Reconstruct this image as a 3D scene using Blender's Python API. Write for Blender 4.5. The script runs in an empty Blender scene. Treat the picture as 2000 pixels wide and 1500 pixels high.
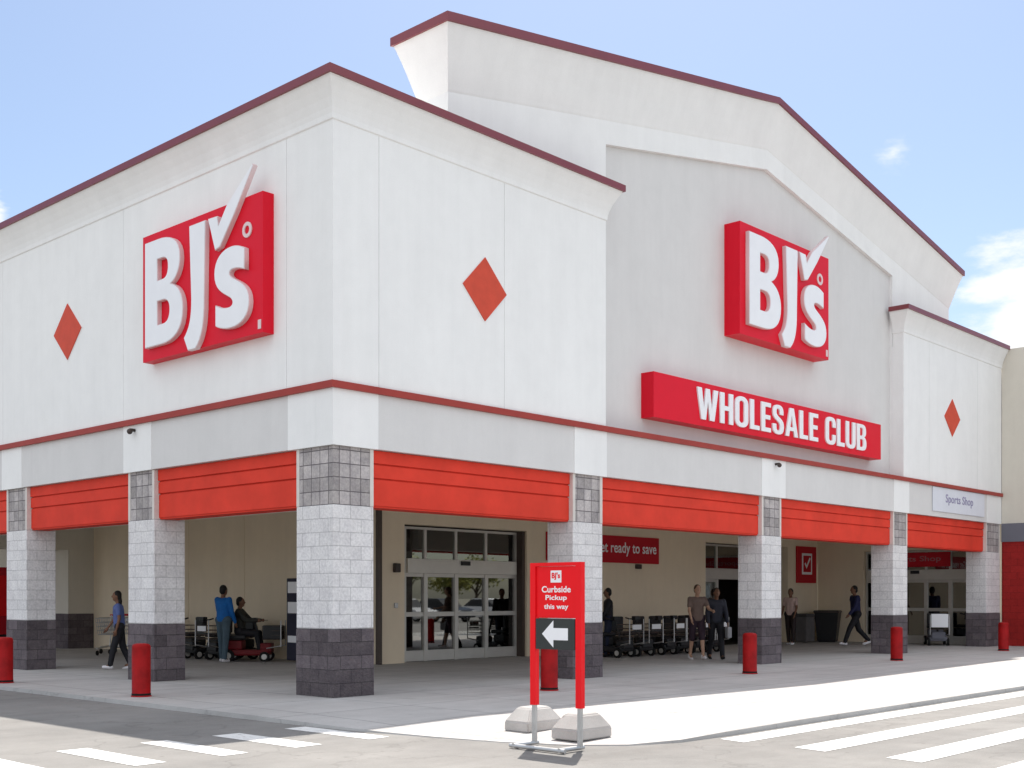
import bpy, bmesh, math, random
from mathutils import Vector, Matrix
random.seed(7)
S = bpy.context.scene
COL = S.collection
# ------------------------------------------------------------------ camera / light constants
YAW = math.radians(42.847)
V = Vector((math.cos(YAW), math.sin(YAW), 0)); RV = Vector((math.sin(YAW), -math.cos(YAW), 0))
CAM = Vector((-10.757, -13.491, 1.45))
SX, SY = .43, .30            # shadow offset per metre of height
ROAD = -.06

# ------------------------------------------------------------------ node helpers
def mat(name):
    m = bpy.data.materials.new(name); m.use_nodes = True
    nt = m.node_tree; b = nt.nodes['Principled BSDF']
    return m, nt, b
def node(nt, t, **k):
    n = nt.nodes.new(t)
    for a, v in k.items():
        if a in n.inputs.keys() if hasattr(n.inputs, 'keys') else False: n.inputs[a].default_value = v
        else: setattr(n, a, v)
    return n
def pos(nt):
    return nt.nodes.new('ShaderNodeNewGeometry').outputs['Position']
def objc(nt):
    return nt.nodes.new('ShaderNodeTexCoord').outputs['Object']
def noise(nt, vec, scale, detail=6, rough=.6):
    n = nt.nodes.new('ShaderNodeTexNoise'); n.inputs['Scale'].default_value = scale
    n.inputs['Detail'].default_value = detail; n.inputs['Roughness'].default_value = rough
    nt.links.new(vec, n.inputs['Vector']); return n.outputs['Fac']
def ramp(nt, fac, stops):
    r = nt.nodes.new('ShaderNodeValToRGB'); e = r.color_ramp.elements
    while len(e) < len(stops): e.new(.5)
    for i, (p, c) in enumerate(stops):
        e[i].position = p; e[i].color = (c[0], c[1], c[2], 1)
    nt.links.new(fac, r.inputs[0]); return r.outputs[0]
def mixc(nt, fac, a, b, mode='MIX'):
    n = nt.nodes.new('ShaderNodeMix'); n.data_type = 'RGBA'; n.blend_type = mode
    if isinstance(fac, float) or isinstance(fac, int): n.inputs[0].default_value = fac
    else: nt.links.new(fac, n.inputs[0])
    for s, v in ((6, a), (7, b)):
        if isinstance(v, tuple): n.inputs[s].default_value = (v[0], v[1], v[2], 1)
        else: nt.links.new(v, n.inputs[s])
    return n.outputs[2]
def bump(nt, b, h, strength, dist=.01):
    n = nt.nodes.new('ShaderNodeBump'); n.inputs['Strength'].default_value = strength; n.inputs['Distance'].default_value = dist
    nt.links.new(h, n.inputs['Height']); nt.links.new(n.outputs[0], b.inputs['Normal']); return n
def sc(c, k): return tuple(min(1, x * k) for x in c)
def vecmap(nt, vec, scale):
    n = nt.nodes.new('ShaderNodeMapping'); n.inputs['Scale'].default_value = scale
    nt.links.new(vec, n.inputs['Vector']); return n.outputs[0]

def stucco(name, col, streak=.06):
    m, nt, b = mat(name); p = pos(nt)
    st = noise(nt, vecmap(nt, p, (1.2, 1.2, .25)), 1.3, 5)
    c = ramp(nt, st, [(.3, sc(col, 1 - streak)), (.7, sc(col, 1 + streak * .3))])
    dr = noise(nt, vecmap(nt, p, (5, 5, .16)), 1.6, 5, .6)
    c = mixc(nt, .16, c, ramp(nt, dr, [(.36, (.90, .90, .895)), (.56, (1, 1, 1))]), 'MULTIPLY')
    pt = noise(nt, p, 2.6, 6, .65)
    c = mixc(nt, .5, c, ramp(nt, pt, [(.36, (.94, .94, .94)), (.6, (1.01, 1.01, 1.01))]), 'MULTIPLY')
    f = noise(nt, p, 60, 3)
    c = mixc(nt, .25, c, ramp(nt, f, [(.3, sc(col, .9)), (.7, sc(col, 1.05))]))
    nt.links.new(c, b.inputs['Base Color']); b.inputs['Roughness'].default_value = .9
    b.inputs['Specular IOR Level'].default_value = .2
    bump(nt, b, f, .25, .004); return m
def paint(name, col, rough=.4, var=.12, scale=3, spec=.4, metal=0.0, bmp=0.0):
    m, nt, b = mat(name); p = objc(nt)
    c = ramp(nt, noise(nt, p, scale, 5), [(.3, sc(col, 1 - var)), (.7, sc(col, 1 + var * .5))])
    nt.links.new(c, b.inputs['Base Color']); b.inputs['Roughness'].default_value = rough
    b.inputs['Specular IOR Level'].default_value = spec; b.inputs['Metallic'].default_value = metal
    if bmp: bump(nt, b, noise(nt, p, 40, 3), bmp, .005)
    return m
def block(name, col, mortar, bw, rh, off, msize, var=.1, bmp=.5, split=0.0, smooth=.3):
    m, nt, b = mat(name); p = pos(nt)
    sp = nt.nodes.new('ShaderNodeSeparateXYZ'); nt.links.new(p, sp.inputs[0])
    ad = nt.nodes.new('ShaderNodeMath'); nt.links.new(sp.outputs[0], ad.inputs[0]); nt.links.new(sp.outputs[1], ad.inputs[1])
    cb = nt.nodes.new('ShaderNodeCombineXYZ'); nt.links.new(ad.outputs[0], cb.inputs[0]); nt.links.new(sp.outputs[2], cb.inputs[1])
    br = nt.nodes.new('ShaderNodeTexBrick'); nt.links.new(cb.outputs[0], br.inputs['Vector'])
    br.offset = off; br.squash = 1; br.inputs['Scale'].default_value = 1
    br.inputs['Brick Width'].default_value = bw; br.inputs['Row Height'].default_value = rh
    br.inputs['Mortar Size'].default_value = msize; br.inputs['Mortar Smooth'].default_value = smooth
    br.inputs['Color1'].default_value = (*sc(col, 1 - var), 1); br.inputs['Color2'].default_value = (*sc(col, 1 + var), 1)
    br.inputs['Mortar'].default_value = (*mortar, 1)
    n1 = noise(nt, p, 25, 6, .7)
    c = mixc(nt, .8, br.outputs['Color'], ramp(nt, n1, [(.35, (.72, .72, .72)), (.65, (1.05, 1.05, 1.05))]), 'MULTIPLY')
    n4 = noise(nt, p, 7, 5, .65)
    c = mixc(nt, .6 if split or bw < .3 else .2, c, ramp(nt, n4, [(.36, (.74, .72, .76)), (.62, (1.1, 1.08, 1.06))]), 'MULTIPLY')
    n3 = noise(nt, p, 1.7, 4, .6)
    c = mixc(nt, .5, c, ramp(nt, n3, [(.35, (.8, .79, .8)), (.6, (1, 1, 1))]), 'MULTIPLY')
    nt.links.new(c, b.inputs['Base Color']); b.inputs['Roughness'].default_value = .9
    b.inputs['Specular IOR Level'].default_value = .2
    mm = nt.nodes.new('ShaderNodeMath'); mm.operation = 'SUBTRACT'
    nt.links.new(n1, mm.inputs[0]); nt.links.new(br.outputs['Fac'], mm.inputs[1])
    bump(nt, b, mm.outputs[0], bmp, .012 + split); return m

M = {}
M['white'] = stucco('white_stucco', (.835, .835, .825))
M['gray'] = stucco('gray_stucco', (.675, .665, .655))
M['tan'] = stucco('tan_wall_paint', (.82, .70, .53), .08)
M['beige'] = stucco('beige_stucco', (.66, .62, .54))
M['slate'] = stucco('slate_stucco', (.17, .17, .20))
M['redwall'] = block('red_painted_block', (.36, .022, .02), (.22, .015, .015), .4, .2, .5, .006, .06, .3)
M['cap'] = paint('maroon_metal', (.20, .035, .045), .35, .1, 2, .5)
M['trim'] = paint('brick_red_trim', (.34, .05, .04), .5, .1, 2, .2)
M['awning'] = paint('red_awning_paint', (.69, .052, .030), .65, .14, 1.6, .15)
M['diamond'] = paint('red_tile', (.60, .07, .035), .6, .1, 5, .3)
M['signred'] = paint('red_sign_plastic', (.70, .004, .022), .45, .03, 2, .2)
M['signred2'] = paint('red_board_paint', (.50, .01, .022), .5, .05, 2, .2)
M['white_pl'] = paint('white_plastic', (.84, .84, .86), .35, .03, 3, .4)
M['edge_pl'] = paint('pinkish_letter_edge', (.74, .58, .58), .4, .04, 3, .4)
M['cmu_w'] = block('white_painted_block', (.79, .775, .77), (.56, .55, .55), .4, .2, .5, .007, .045, .5)
M['cmu_d'] = block('dark_split_block', (.17, .145, .155), (.09, .08, .085), .4, .2, .5, .005, .24, 1.0, .03)
M['cmu_g'] = block('gray_stack_block', (.47, .44, .43), (.17, .155, .16), .2, .2, 0.0, .008, .26, .6)
M['mortar'] = paint('pale_mortar_edge', (.66, .62, .58), .9, .08, 8, .2)
M['bollard'] = paint('red_bollard_paint', (.33, .008, .009), .55, .35, 4, .12, bmp=.15)
M['redframe'] = paint('bright_red_powdercoat', (.84, .006, .012), .45, .05, 3, .2)
M['black'] = paint('black_plastic', (.015, .015, .017), .45, .2, 6, .4)
M['rubber'] = paint('black_rubber', (.012, .012, .012), .8, .2, 9, .2)
M['alu'] = paint('clear_aluminium', (.60, .58, .54), .38, .05, 4, .5, .35)
M['steel'] = paint('galvanised_steel', (.5, .5, .5), .4, .12, 8, .5, .7)
M['bronze'] = paint('dark_bronze_metal', (.07, .05, .04), .45, .1, 4, .4)
M['blackboard'] = paint('black_sign_board', (.02, .025, .025), .35, .2, 2, .5)
M['lamp'] = paint('dark_fixture', (.05, .035, .03), .5, .1, 4, .4)
M['roof'] = paint('white_roof_membrane', (.78, .78, .76), .8, .08, 1, .2)
M['ceil'] = stucco('porch_ceiling', (.86, .83, .77), .05)
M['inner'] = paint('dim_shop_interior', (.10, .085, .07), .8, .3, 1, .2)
M['shelf'] = paint('goods_on_shelves', (.35, .22, .12), .7, .8, 3, .3)
M['paintw'] = None

def pavement(name, dark, light, joints=None, streaky=False):
    m, nt, b = mat(name); p = pos(nt)
    big = noise(nt, p, .35, 6, .65); mid = noise(nt, p, 2.2, 6, .7); fine = noise(nt, p, 90, 3, .8)
    c = ramp(nt, big, [(.3, dark), (.7, light)])
    c = mixc(nt, .6, c, ramp(nt, mid, [(.3, (.86, .86, .86)), (.7, (1.06, 1.06, 1.06))]), 'MULTIPLY')
    c = mixc(nt, .8, c, ramp(nt, fine, [(.25, (.8, .8, .8)), (.75, (1.12, 1.12, 1.12))]), 'MULTIPLY')
    # stains
    v = nt.nodes.new('ShaderNodeTexVoronoi'); v.inputs['Scale'].default_value = .9; v.feature = 'F1'
    nz = nt.nodes.new('ShaderNodeTexNoise'); nz.inputs['Scale'].default_value = 2; nt.links.new(p, nz.inputs['Vector'])
    va = nt.nodes.new('ShaderNodeVectorMath'); va.operation = 'ADD'; nt.links.new(p, va.inputs[0]); nt.links.new(nz.outputs['Color'], va.inputs[1])
    nt.links.new(va.outputs[0], v.inputs['Vector'])
    c = mixc(nt, .5, c, ramp(nt, v.outputs['Distance'], [(.05, (.72, .71, .7)), (.18, (1, 1, 1))]), 'MULTIPLY')
    h = fine
    if joints:
        br = nt.nodes.new('ShaderNodeTexBrick'); br.offset = 0; nt.links.new(p, br.inputs['Vector'])
        br.inputs['Scale'].default_value = 1; br.inputs['Brick Width'].default_value = joints; br.inputs['Row Height'].default_value = joints
        br.inputs['Mortar Size'].default_value = .016; br.inputs['Mortar Smooth'].default_value = .3
        br.inputs['Color1'].default_value = (.95, .95, .95, 1); br.inputs['Color2'].default_value = (1.0, 1.0, 1.0, 1)
        br.inputs['Mortar'].default_value = (.6, .6, .6, 1)
        c = mixc(nt, 1.0, c, br.outputs['Color'], 'MULTIPLY')
    # cracks and gum spots
    v2 = nt.nodes.new('ShaderNodeTexVoronoi'); v2.feature = 'DISTANCE_TO_EDGE'; v2.inputs['Scale'].default_value = .42
    nz2 = nt.nodes.new('ShaderNodeTexNoise'); nz2.inputs['Scale'].default_value = 1.6; nz2.inputs['Detail'].default_value = 6; nt.links.new(p, nz2.inputs['Vector'])
    va2 = nt.nodes.new('ShaderNodeVectorMath'); va2.operation = 'MULTIPLY_ADD'; nt.links.new(nz2.outputs['Color'], va2.inputs[0]); va2.inputs[1].default_value = (1.6, 1.6, 0); nt.links.new(p, va2.inputs[2])
    nt.links.new(va2.outputs[0], v2.inputs['Vector'])
    c = mixc(nt, .0 if joints else .3, c, ramp(nt, v2.outputs['Distance'], [(.0, (.42, .41, .40)), (.012, (1, 1, 1))]), 'MULTIPLY')
    v3 = nt.nodes.new('ShaderNodeTexVoronoi'); v3.inputs['Scale'].default_value = 2.6; nt.links.new(p, v3.inputs['Vector'])
    c = mixc(nt, .6, c, ramp(nt, v3.outputs['Distance'], [(.04, (.62, .6, .58)), (.075, (1, 1, 1))]), 'MULTIPLY')
    tr_ = noise(nt, vecmap(nt, p, (.12, 1.6, 1)), 1.4, 5, .6)
    c = mixc(nt, .45, c, ramp(nt, tr_, [(.35, (.82, .81, .80)), (.62, (1.04, 1.04, 1.04))]), 'MULTIPLY')
    nt.links.new(c, b.inputs['Base Color']); b.inputs['Roughness'].default_value = .88
    b.inputs['Specular IOR Level'].default_value = .25
    bump(nt, b, h, .35, .006); return m
M['concrete'] = pavement('sidewalk_concrete', (.42, .402, .388), (.50, .478, .46), 1.6)
M['kerb'] = pavement('kerb_concrete', (.40, .39, .38), (.48, .47, .46))
M['asphalt'] = pavement('aged_asphalt', (.178, .17, .162), (.265, .252, .238))
M['footing'] = pavement('weathered_concrete', (.42, .40, .38), (.54, .52, .50))
M['earth'] = pavement('distant_ground', (.20, .19, .15), (.26, .24, .19))
def road_paint():
    m, nt, b = mat('worn_white_road_paint'); p = pos(nt)
    w = noise(nt, p, 9, 8, .8); f = noise(nt, p, 120, 3, .8)
    c = ramp(nt, w, [(.36, (.34, .32, .30)), (.47, (.72, .71, .69))])
    c = mixc(nt, .5, c, ramp(nt, f, [(.3, (.8, .8, .8)), (.6, (1, 1, 1))]), 'MULTIPLY')
    nt.links.new(c, b.inputs['Base Color']); b.inputs['Roughness'].default_value = .7; return m
M['paintw'] = road_paint()
def glass():
    m, nt, b = mat('tinted_door_glass'); nt.nodes.remove(b)
    out = nt.nodes['Material Output']
    g = nt.nodes.new('ShaderNodeBsdfGlossy'); g.inputs['Roughness'].default_value = .015; g.inputs['Color'].default_value = (.9, .92, .9, 1)
    t = nt.nodes.new('ShaderNodeBsdfTransparent'); t.inputs['Color'].default_value = (.42, .43, .40, 1)
    fr = nt.nodes.new('ShaderNodeFresnel'); fr.inputs['IOR'].default_value = 2.8
    mx = nt.nodes.new('ShaderNodeMixShader'); nt.links.new(fr.outputs[0], mx.inputs[0])
    nt.links.new(t.outputs[0], mx.inputs[1]); nt.links.new(g.outputs[0], mx.inputs[2]); nt.links.new(mx.outputs[0], out.inputs[0])
    return m
M['glass'] = glass()
def plain(name, c, rough=.7, var=.15): 
    if name not in M: M[name] = paint(name, c, rough, var, 9, .25, bmp=.5)
    return M[name]

# ------------------------------------------------------------------ mesh helpers
class MB:
    def __init__(s): s.b = bmesh.new()
    def quad(s, pts):
        return s.b.faces.new([s.b.verts.new(p) for p in pts])
    def poly(s, pts): return s.quad(pts)
    def box(s, x0, x1, y0, y1, z0, z1, bev=0.0, M4=None):
        c = Vector(((x0 + x1) / 2, (y0 + y1) / 2, (z0 + z1) / 2))
        mt = Matrix.Translation(c) @ Matrix.Diagonal((abs(x1 - x0), abs(y1 - y0), abs(z1 - z0), 1))
        r = bmesh.ops.create_cube(s.b, size=1, matrix=mt)
        vs = r['verts']
        if bev > 0:
            ed = list({e for v in vs for e in v.link_edges})
            rr = bmesh.ops.bevel(s.b, geom=ed, offset=bev, segments=2, affect='EDGES', profile=.6)
            vs = list({v for f in rr['faces'] for v in f.verts} | {v for v in vs if v.is_valid})
        if M4 is not None: bmesh.ops.transform(s.b, matrix=M4, verts=[v for v in vs if v.is_valid])
        return s
    def tube(s, p0, p1, r0, r1=None, seg=12, caps=True, start=0):
        p0 = Vector(p0); p1 = Vector(p1); r1 = r0 if r1 is None else r1
        d = (p1 - p0); q = d.to_track_quat('Z', 'Y') if d.length > 1e-9 else None
        rings = []
        for p, r in ((p0, r0), (p1, r1)):
            rings.append([s.b.verts.new(p + q @ Vector((math.cos(2 * math.pi * i / seg) * r, math.sin(2 * math.pi * i / seg) * r, 0))) for i in range(seg)])
        for i in range(seg):
            j = (i + 1) % seg
            s.b.faces.new([rings[0][i], rings[0][j], rings[1][j], rings[1][i]])
        if caps: s.b.faces.new(rings[0][::-1]); s.b.faces.new(rings[1])
        return s
    def path(s, pts, r, seg=8):
        for a, b in zip(pts, pts[1:]): s.tube(a, b, r, seg=seg)
        return s
    def lathe(s, c, prof, seg=24):
        c = Vector(c); rings = []
        for r, z in prof:
            rings.append([s.b.verts.new(c + Vector((r * math.cos(2 * math.pi * i / seg), r * math.sin(2 * math.pi * i / seg), z))) for i in range(seg)] if r > 1e-6 else [s.b.verts.new(c + Vector((0, 0, z)))])
        for A, B in zip(rings, rings[1:]):
            for i in range(seg):
                j = (i + 1) % seg
                if len(A) == 1 and len(B) == 1: continue
                if len(A) == 1: s.b.faces.new([A[0], B[j], B[i]])
                elif len(B) == 1: s.b.faces.new([A[i], A[j], B[0]])
                else: s.b.faces.new([A[i], A[j], B[j], B[i]])
        return s
    def ball(s, c, rx, ry, rz, seg=16, M4=None):
        mt = Matrix.Translation(Vector(c)) @ (M4 if M4 else Matrix.Identity(4)) @ Matrix.Diagonal((rx, ry, rz, 1))
        bmesh.ops.create_uvsphere(s.b, u_segments=seg, v_segments=max(8, seg // 2 + 2), radius=1, matrix=mt); return s
    def prism(s, pts, fn, d0, d1):
        """closed outline pts [(u,v)]; fn(u,v,d)->xyz ; extruded from d0 to d1"""
        a = [s.b.verts.new(fn(u, v, d0)) for u, v in pts]; b = [s.b.verts.new(fn(u, v, d1)) for u, v in pts]
        s.b.faces.new(a); s.b.faces.new(b[::-1])
        for i in range(len(pts)):
            j = (i + 1) % len(pts); s.b.faces.new([a[j], a[i], b[i], b[j]])
        return s
    def build(s, name, m, parent=None, smooth=False, loc=None):
        bmesh.ops.recalc_face_normals(s.b, faces=s.b.faces)
        me = bpy.data.meshes.new(name); s.b.to_mesh(me); s.b.free()
        me.materials.append(m)
        if smooth:
            for p in me.polygons: p.use_smooth = True
        o = bpy.data.objects.new(name, me); COL.objects.link(o)
        if parent: o.parent = parent
        if loc: o.location = loc
        return o
def finish(o, name, parent): o.name = name; o.parent = parent; return o
def tag(o, label=None, cat=None, group=None, kind=None):
    if label: o['label'] = label
    if cat: o['category'] = cat
    if group: o['group'] = group
    if kind: o['kind'] = kind
    return o
def empty(name, loc=(0, 0, 0), rz=0, **k):
    o = bpy.data.objects.new(name, None); COL.objects.link(o); o.location = loc; o.rotation_euler = (0, 0, rz)
    o.empty_display_size = .2
    return tag(o, **k)
def copy_tree(o, parent=None):
    c = o.copy(); COL.objects.link(c); c.parent = parent
    for ch in list(o.children): copy_tree(ch, c)
    return c
def eval_mesh(o):
    dg = bpy.context.evaluated_depsgraph_get(); dg.update()
    return bpy.data.meshes.new_from_object(o.evaluated_get(dg))

# faces of the building: s = along facade, d = depth behind the face, z
FR = lambda s, d, z: (s, d, z)                  # front: y = d
LF = lambda s, d, z: (d, s, z)                  # left : x = d
def fbox(mb, F, s0, s1, d0, d1, z0, z1, bev=0.0):
    a = F(s0, d0, z0); b = F(s1, d1, z1)
    return mb.box(min(a[0], b[0]), max(a[0], b[0]), min(a[1], b[1]), max(a[1], b[1]), z0, z1, bev)

def sweep(mb, path, prof, closed_path=False, closed_prof=True, ends=True):
    """path [(x,y,dz)], prof [(offset outward (right hand side), z)]"""
    n = len(path); rings = []
    for i, (x, y, dz) in enumerate(path):
        P = Vector((x, y))
        dirs = []
        if closed_path or i > 0:
            q = path[i - 1]; dv = (P - Vector((q[0], q[1])));  dirs.append(dv.normalized())
        if closed_path or i < n - 1:
            q = path[(i + 1) % n]; dv = (Vector((q[0], q[1])) - P); dirs.append(dv.normalized())
        ns = [Vector((d.y, -d.x)) for d in dirs]
        if len(ns) == 2:
            m = (ns[0] + ns[1]); m = m / max(.2, (m.length_squared / 2)) if m.length > 1e-6 else ns[0]
        else: m = ns[0]
        rings.append([mb.b.verts.new((x + m.x * o, y + m.y * o, z + dz)) for o, z in prof])
    R = range(n if closed_path else n - 1); k = len(prof)
    for i in R:
        A, B = rings[i], rings[(i + 1) % n]
        for j in range(k if closed_prof else k - 1):
            jj = (j + 1) % k
            mb.b.faces.new([A[j], A[jj], B[jj], B[j]])
    if ends and not closed_path and closed_prof:
        mb.b.faces.new(rings[0]); mb.b.faces.new(rings[-1][::-1])
    return mb

# ================================================================== SETTING
g = MB(); g.quad([(-900, -900, ROAD - .02), (900, -900, ROAD - .02), (900, 900, ROAD - .02), (-900, 900, ROAD - .02)])
tag(g.build('ground', M['earth']), kind='structure')
g = MB(); g.quad([(-60, -90, ROAD), (110, -90, ROAD), (110, 70, ROAD), (-60, 70, ROAD)])
tag(g.build('road', M['asphalt']), kind='structure')
# sidewalk with flush corner
edge = [(-2.2, 60, 0), (-2.2, 12, 0), (-2.2, 6, 0), (-2.2, 1.5, 0), (-2.2, -1.2, -.002), (-2.17, -2.4, -.02), (-2.08, -3.4, -.04), (-1.95, -4.2, -.05), (-1.78, -5.0, -.052),
        (-1.5, -5.7, -.05), (-1.1, -6.15, -.045), (-.5, -6.38, -.03), (.4, -6.42, -.01), (2, -6.42, 0), (9, -6.42, 0), (60, -6.42, 0)]
inner = [(-.6, 60), (-.6, 12), (-.6, 6), (-.6, 1.5), (-.6, -1.2), (-.6, -2.0), (-.55, -2.8), (-.5, -3.4), (-.4, -3.9), (-.2, -4.4), (.2, -4.7), (.8, -4.9), (1.4, -5.0), (2.5, -5.0), (9, -5.0), (60, -5.0)]
sw = MB()
E_ = [sw.b.verts.new(p) for p in edge]; I_ = [sw.b.verts.new((x, y, 0)) for x, y in inner]
for i in range(len(edge) - 1): sw.b.faces.new([E_[i], E_[i + 1], I_[i + 1], I_[i]])
sw.b.faces.new(I_ + [sw.b.verts.new((60, 60, 0))])
tag(sw.build('sidewalk', M['concrete']), kind='structure')
kb = MB()
for (a, b) in zip(edge, edge[1:]):
    kb.quad([(a[0], a[1], a[2]), (b[0], b[1], b[2]), (b[0] - .015, b[1] - .01, ROAD - .05), (a[0] - .015, a[1] - .01, ROAD - .05)])
tag(kb.build('kerb', M['kerb']), kind='structure')
def marks(name, quads):
    mb = MB()
    for q in quads: mb.poly([(x, y, ROAD + .004) for x, y in q])
    return tag(mb.build(name, M['paintw']), kind='structure')
bars = []
for x0, x1 in ((-5.27, -4.94), (-4.36, -4.05), (-3.5, -3.15), (-2.54, -2.24), (-6.2, -5.88), (-7.13, -6.81), (-8.06, -7.74)):
    bars.append([(x0, -3.8), (x1, -3.78), (x1, -2.3), (x0, -2.3)])
marks('crosswalk_marking', bars)
marks('road_line_marking', [[(.0 - .1 * i + .02, y0), (-.06 - .1 * i, y1), (45, y1 - .12), (45, y0 - .08)] for i, (y0, y1) in
                    enumerate(((-6.52, -6.86), (-7.46, -7.84), (-8.48, -8.86), (-9.50, -9.9), (-10.5, -10.9)))])

# ================================================================== BUILDING
B = tag(empty('store_building'), 'large white stucco warehouse store with maroon roof caps, red lintels and grey columns', 'building')
T1, T2 = 4.57, 8.9
# --- upper walls with thin expansion joints
w = MB()
xs = [0, .87, 3.6, 6.31]
for a, b in zip(xs, xs[1:]): w.box(a + (.005 if a else 0), b - (.005 if b < 6 else 0), 0, .27, T1, T2)
w.box(.02, 6.2, .012, .26, T1 + .02, T2 - .02)
w.build('front_wall', M['white'], B)
w = MB(); ys = [.2705, 1.1, 5.9, 10.75, 15.6, 19.6]
for a, b in zip(ys, ys[1:]): w.box(0, .27, a + (.005 if a > .3 else 0), b - (.005 if b < 19 else 0), T1, T2)
w.box(.012, .26, .3, 19.5, T1 + .02, T2 - .02)
w.build('side_wall', M['white'], B)
w = MB()
for a, b in ((18.72, 20.3), (20.3, 23.6), (23.6, 25.45)): w.box(a + .005, b - .005, 0, .29, T1, T2)
w.box(18.74, 25.43, .012, .28, T1 + .02, T2 - .02); w.box(18.722, 18.9, .291, .384, T1, 7.995)
w.build('front_wall', M['white'], B)
# --- gable tower
EZ, RZ = 0.0, 1.78
XL, XR, XM = 2.59, 22.3, 12.45
TB = 9.62   # cornice bottom at the eaves
t = MB()
O = [(XL, 8), (6.69, 8), (6.69, 9.92), (12.45, 10.97), (18.72, 9.85), (18.72, 8), (XR, 8), (XR, 10.5), (XM, 10.5 + RZ), (XL, 10.5)]
fnf = lambda u, v, d: (u, d, v)
t.prism([(XL, 8), (6.69, 8), (6.69, 9.92), (6.69, 10.5 + RZ * (6.69 - XL) / (XM - XL)), (XL, 10.5)], fnf, .3, .40)
t.prism([(6.69, 9.92), (XM, 10.97), (XM, 10.5 + RZ), (6.69, 10.5 + RZ * (6.69 - XL) / (XM - XL))], fnf, .3, .40)
t.prism([(XM, 10.97), (18.72, 9.85), (18.72, 10.5 + RZ * (XR - 18.72) / (XR - XM)), (XM, 10.5 + RZ)], fnf, .3, .40)
t.prism([(18.72, 8), (XR, 8), (XR, 10.5), (18.72, 10.5 + RZ * (XR - 18.72) / (XR - XM))], fnf, .3, .40)
t.prism([(XL, 8), (XR, 8), (XR, 10.5), (XM, 10.5 + RZ), (XL, 10.5)], fnf, .46, 1.0)
t.box(XL, XL + .2, .401, .459, 8, 10.5); t.box(XR - .2, XR, .401, .459, 8, 10.5)
t.build('gable_wall', M['white'], B)
t = MB(); t.prism([(6.2, T1), (18.9, T1), (18.9, 10.3), (12.45, 11.3), (6.2, 10.3)], fnf, .385, .45)
t.build('recessed_wall', M['gray'], B)
ring = [(XL, 1.0, 0), (XL, .3, 0), (XM, .3, RZ), (XR, .3, 0), (XR, 1.0, 0), (XM, 1.0, RZ)]
cove = [(.0, 0), (.012, .03), (.03, .10), (.065, .22), (.13, .45), (.20, .68), (.26, .86), (.29, .94)]
t = MB(); sweep(t, ring, [(o, TB + z) for o, z in cove] + [(-.2, TB + .94), (-.2, TB + .5)], True, False)
t.build('cornice', M['white'], B)
t = MB(); sweep(t, ring, [(.33, 10.56), (.33, 10.70), (-.2, 10.70), (-.2, 10.56)], True)
t.prism([(XL - .1, 10.60), (XM, 10.60 + RZ), (XR + .1, 10.60), (XR + .1, 10.66), (XM, 10.66 + RZ), (XL - .1, 10.66)], fnf, .4, .9)
t.build('roof_cap', M['cap'], B)
# --- flank parapets
cv = [(.0, 8.33), (.02, 8.345), (.025, 8.42), (.045, 8.5), (.09, 8.62), (.15, 8.74), (.2, 8.82), (.22, 8.872)]
for nm, pth in (('a', [(0, 19.6, 0), (0, 0, 0), (6.31, 0, 0), (6.31, .29, 0)]), ('b', [(18.72, .29, 0), (18.72, 0, 0), (25.45, 0, 0)])):
    t = MB(); sweep(t, pth, cv + [(-.1, 8.872), (-.1, 8.33)]); t.build('cornice', M['white'], B)
    t = MB(); sweep(t, pth, [(.26, 8.87), (.26, 8.985), (-.28, 8.985), (-.28, 8.87)]); t.build('roof_cap', M['cap'], B)
# --- fascia, pilasters, stripe
piers_f = [(5.42, 6.26), (11.8, 12.62), (18.2, 19.04), (24.36, 25.43)]
piers_l = [(4.93, 5.8), (9.75, 10.66), (14.6, 15.5), (18.6, 19.6)]
pil_f = [(0, .86), (5.42, 6.34), (11.74, 12.74), (18.17, 19.07), (24.34, 25.45)]
pil_l = [(.39, 1.07), (4.96, 5.9), (9.9, 10.8), (14.7, 15.6), (18.5, 19.6)]
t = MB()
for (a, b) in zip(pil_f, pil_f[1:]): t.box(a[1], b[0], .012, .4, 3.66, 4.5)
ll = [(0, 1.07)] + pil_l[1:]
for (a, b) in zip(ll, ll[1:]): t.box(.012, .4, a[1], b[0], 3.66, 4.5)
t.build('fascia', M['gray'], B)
for i, (a, b) in enumerate(pil_f):
    t = MB(); t.box(a, b, 0, .39, 3.655, 4.5)
    if i == 0: t.box(0, .39, .392, 1.07, 3.655, 4.5)
    t.build('pilaster', M['white'], B)
for a, b in pil_l[1:]:
    t = MB(); t.box(0, .39, a, b, 3.655, 4.5); t.build('pilaster', M['white'], B)
t = MB(); sweep(t, [(0, 19.6, 0), (0, 0, 0), (25.45, 0, 0)], [(.05, 4.475), (.05, 4.575), (-.37, 4.575), (-.37, 4.475)])
t.build('trim_stripe', M['trim'], B)
# --- columns
def column(F, a, b, depth, face=.04):
    m = MB(); fbox(m, F, a, b, face, face + depth, .99, 2.8, .012); c = m.build('column', M['cmu_w'], B)
    m = MB(); fbox(m, F, a - .006, b + .006, face - .006, face + depth + .006, -.02, .985, .012); m.build('column_base', M['cmu_d'], c)
    m = MB(); fbox(m, F, a + .07, b - .07, face + .012, face + .59, 2.803, 3.653); m.build('column_head', M['cmu_g'], c)
    for p_, q_ in ((a, a + .068), (b - .068, b)):
        m = MB(); fbox(m, F, p_, q_, face, face + .6, 2.803, 3.653); m.build('head_edge', M['mortar'], c)
m = MB(); m.box(.04, .80, .04, .91, .99, 2.8, .012); c0 = m.build('column', M['cmu_w'], B)
m = MB(); m.box(.034, .806, .034, .916, -.02, .985, .012); m.build('column_base', M['cmu_d'], c0)
m = MB(); m.box(.045, .73, .045, .84, 2.803, 3.653); m.build('column_head', M['cmu_g'], c0)
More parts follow.
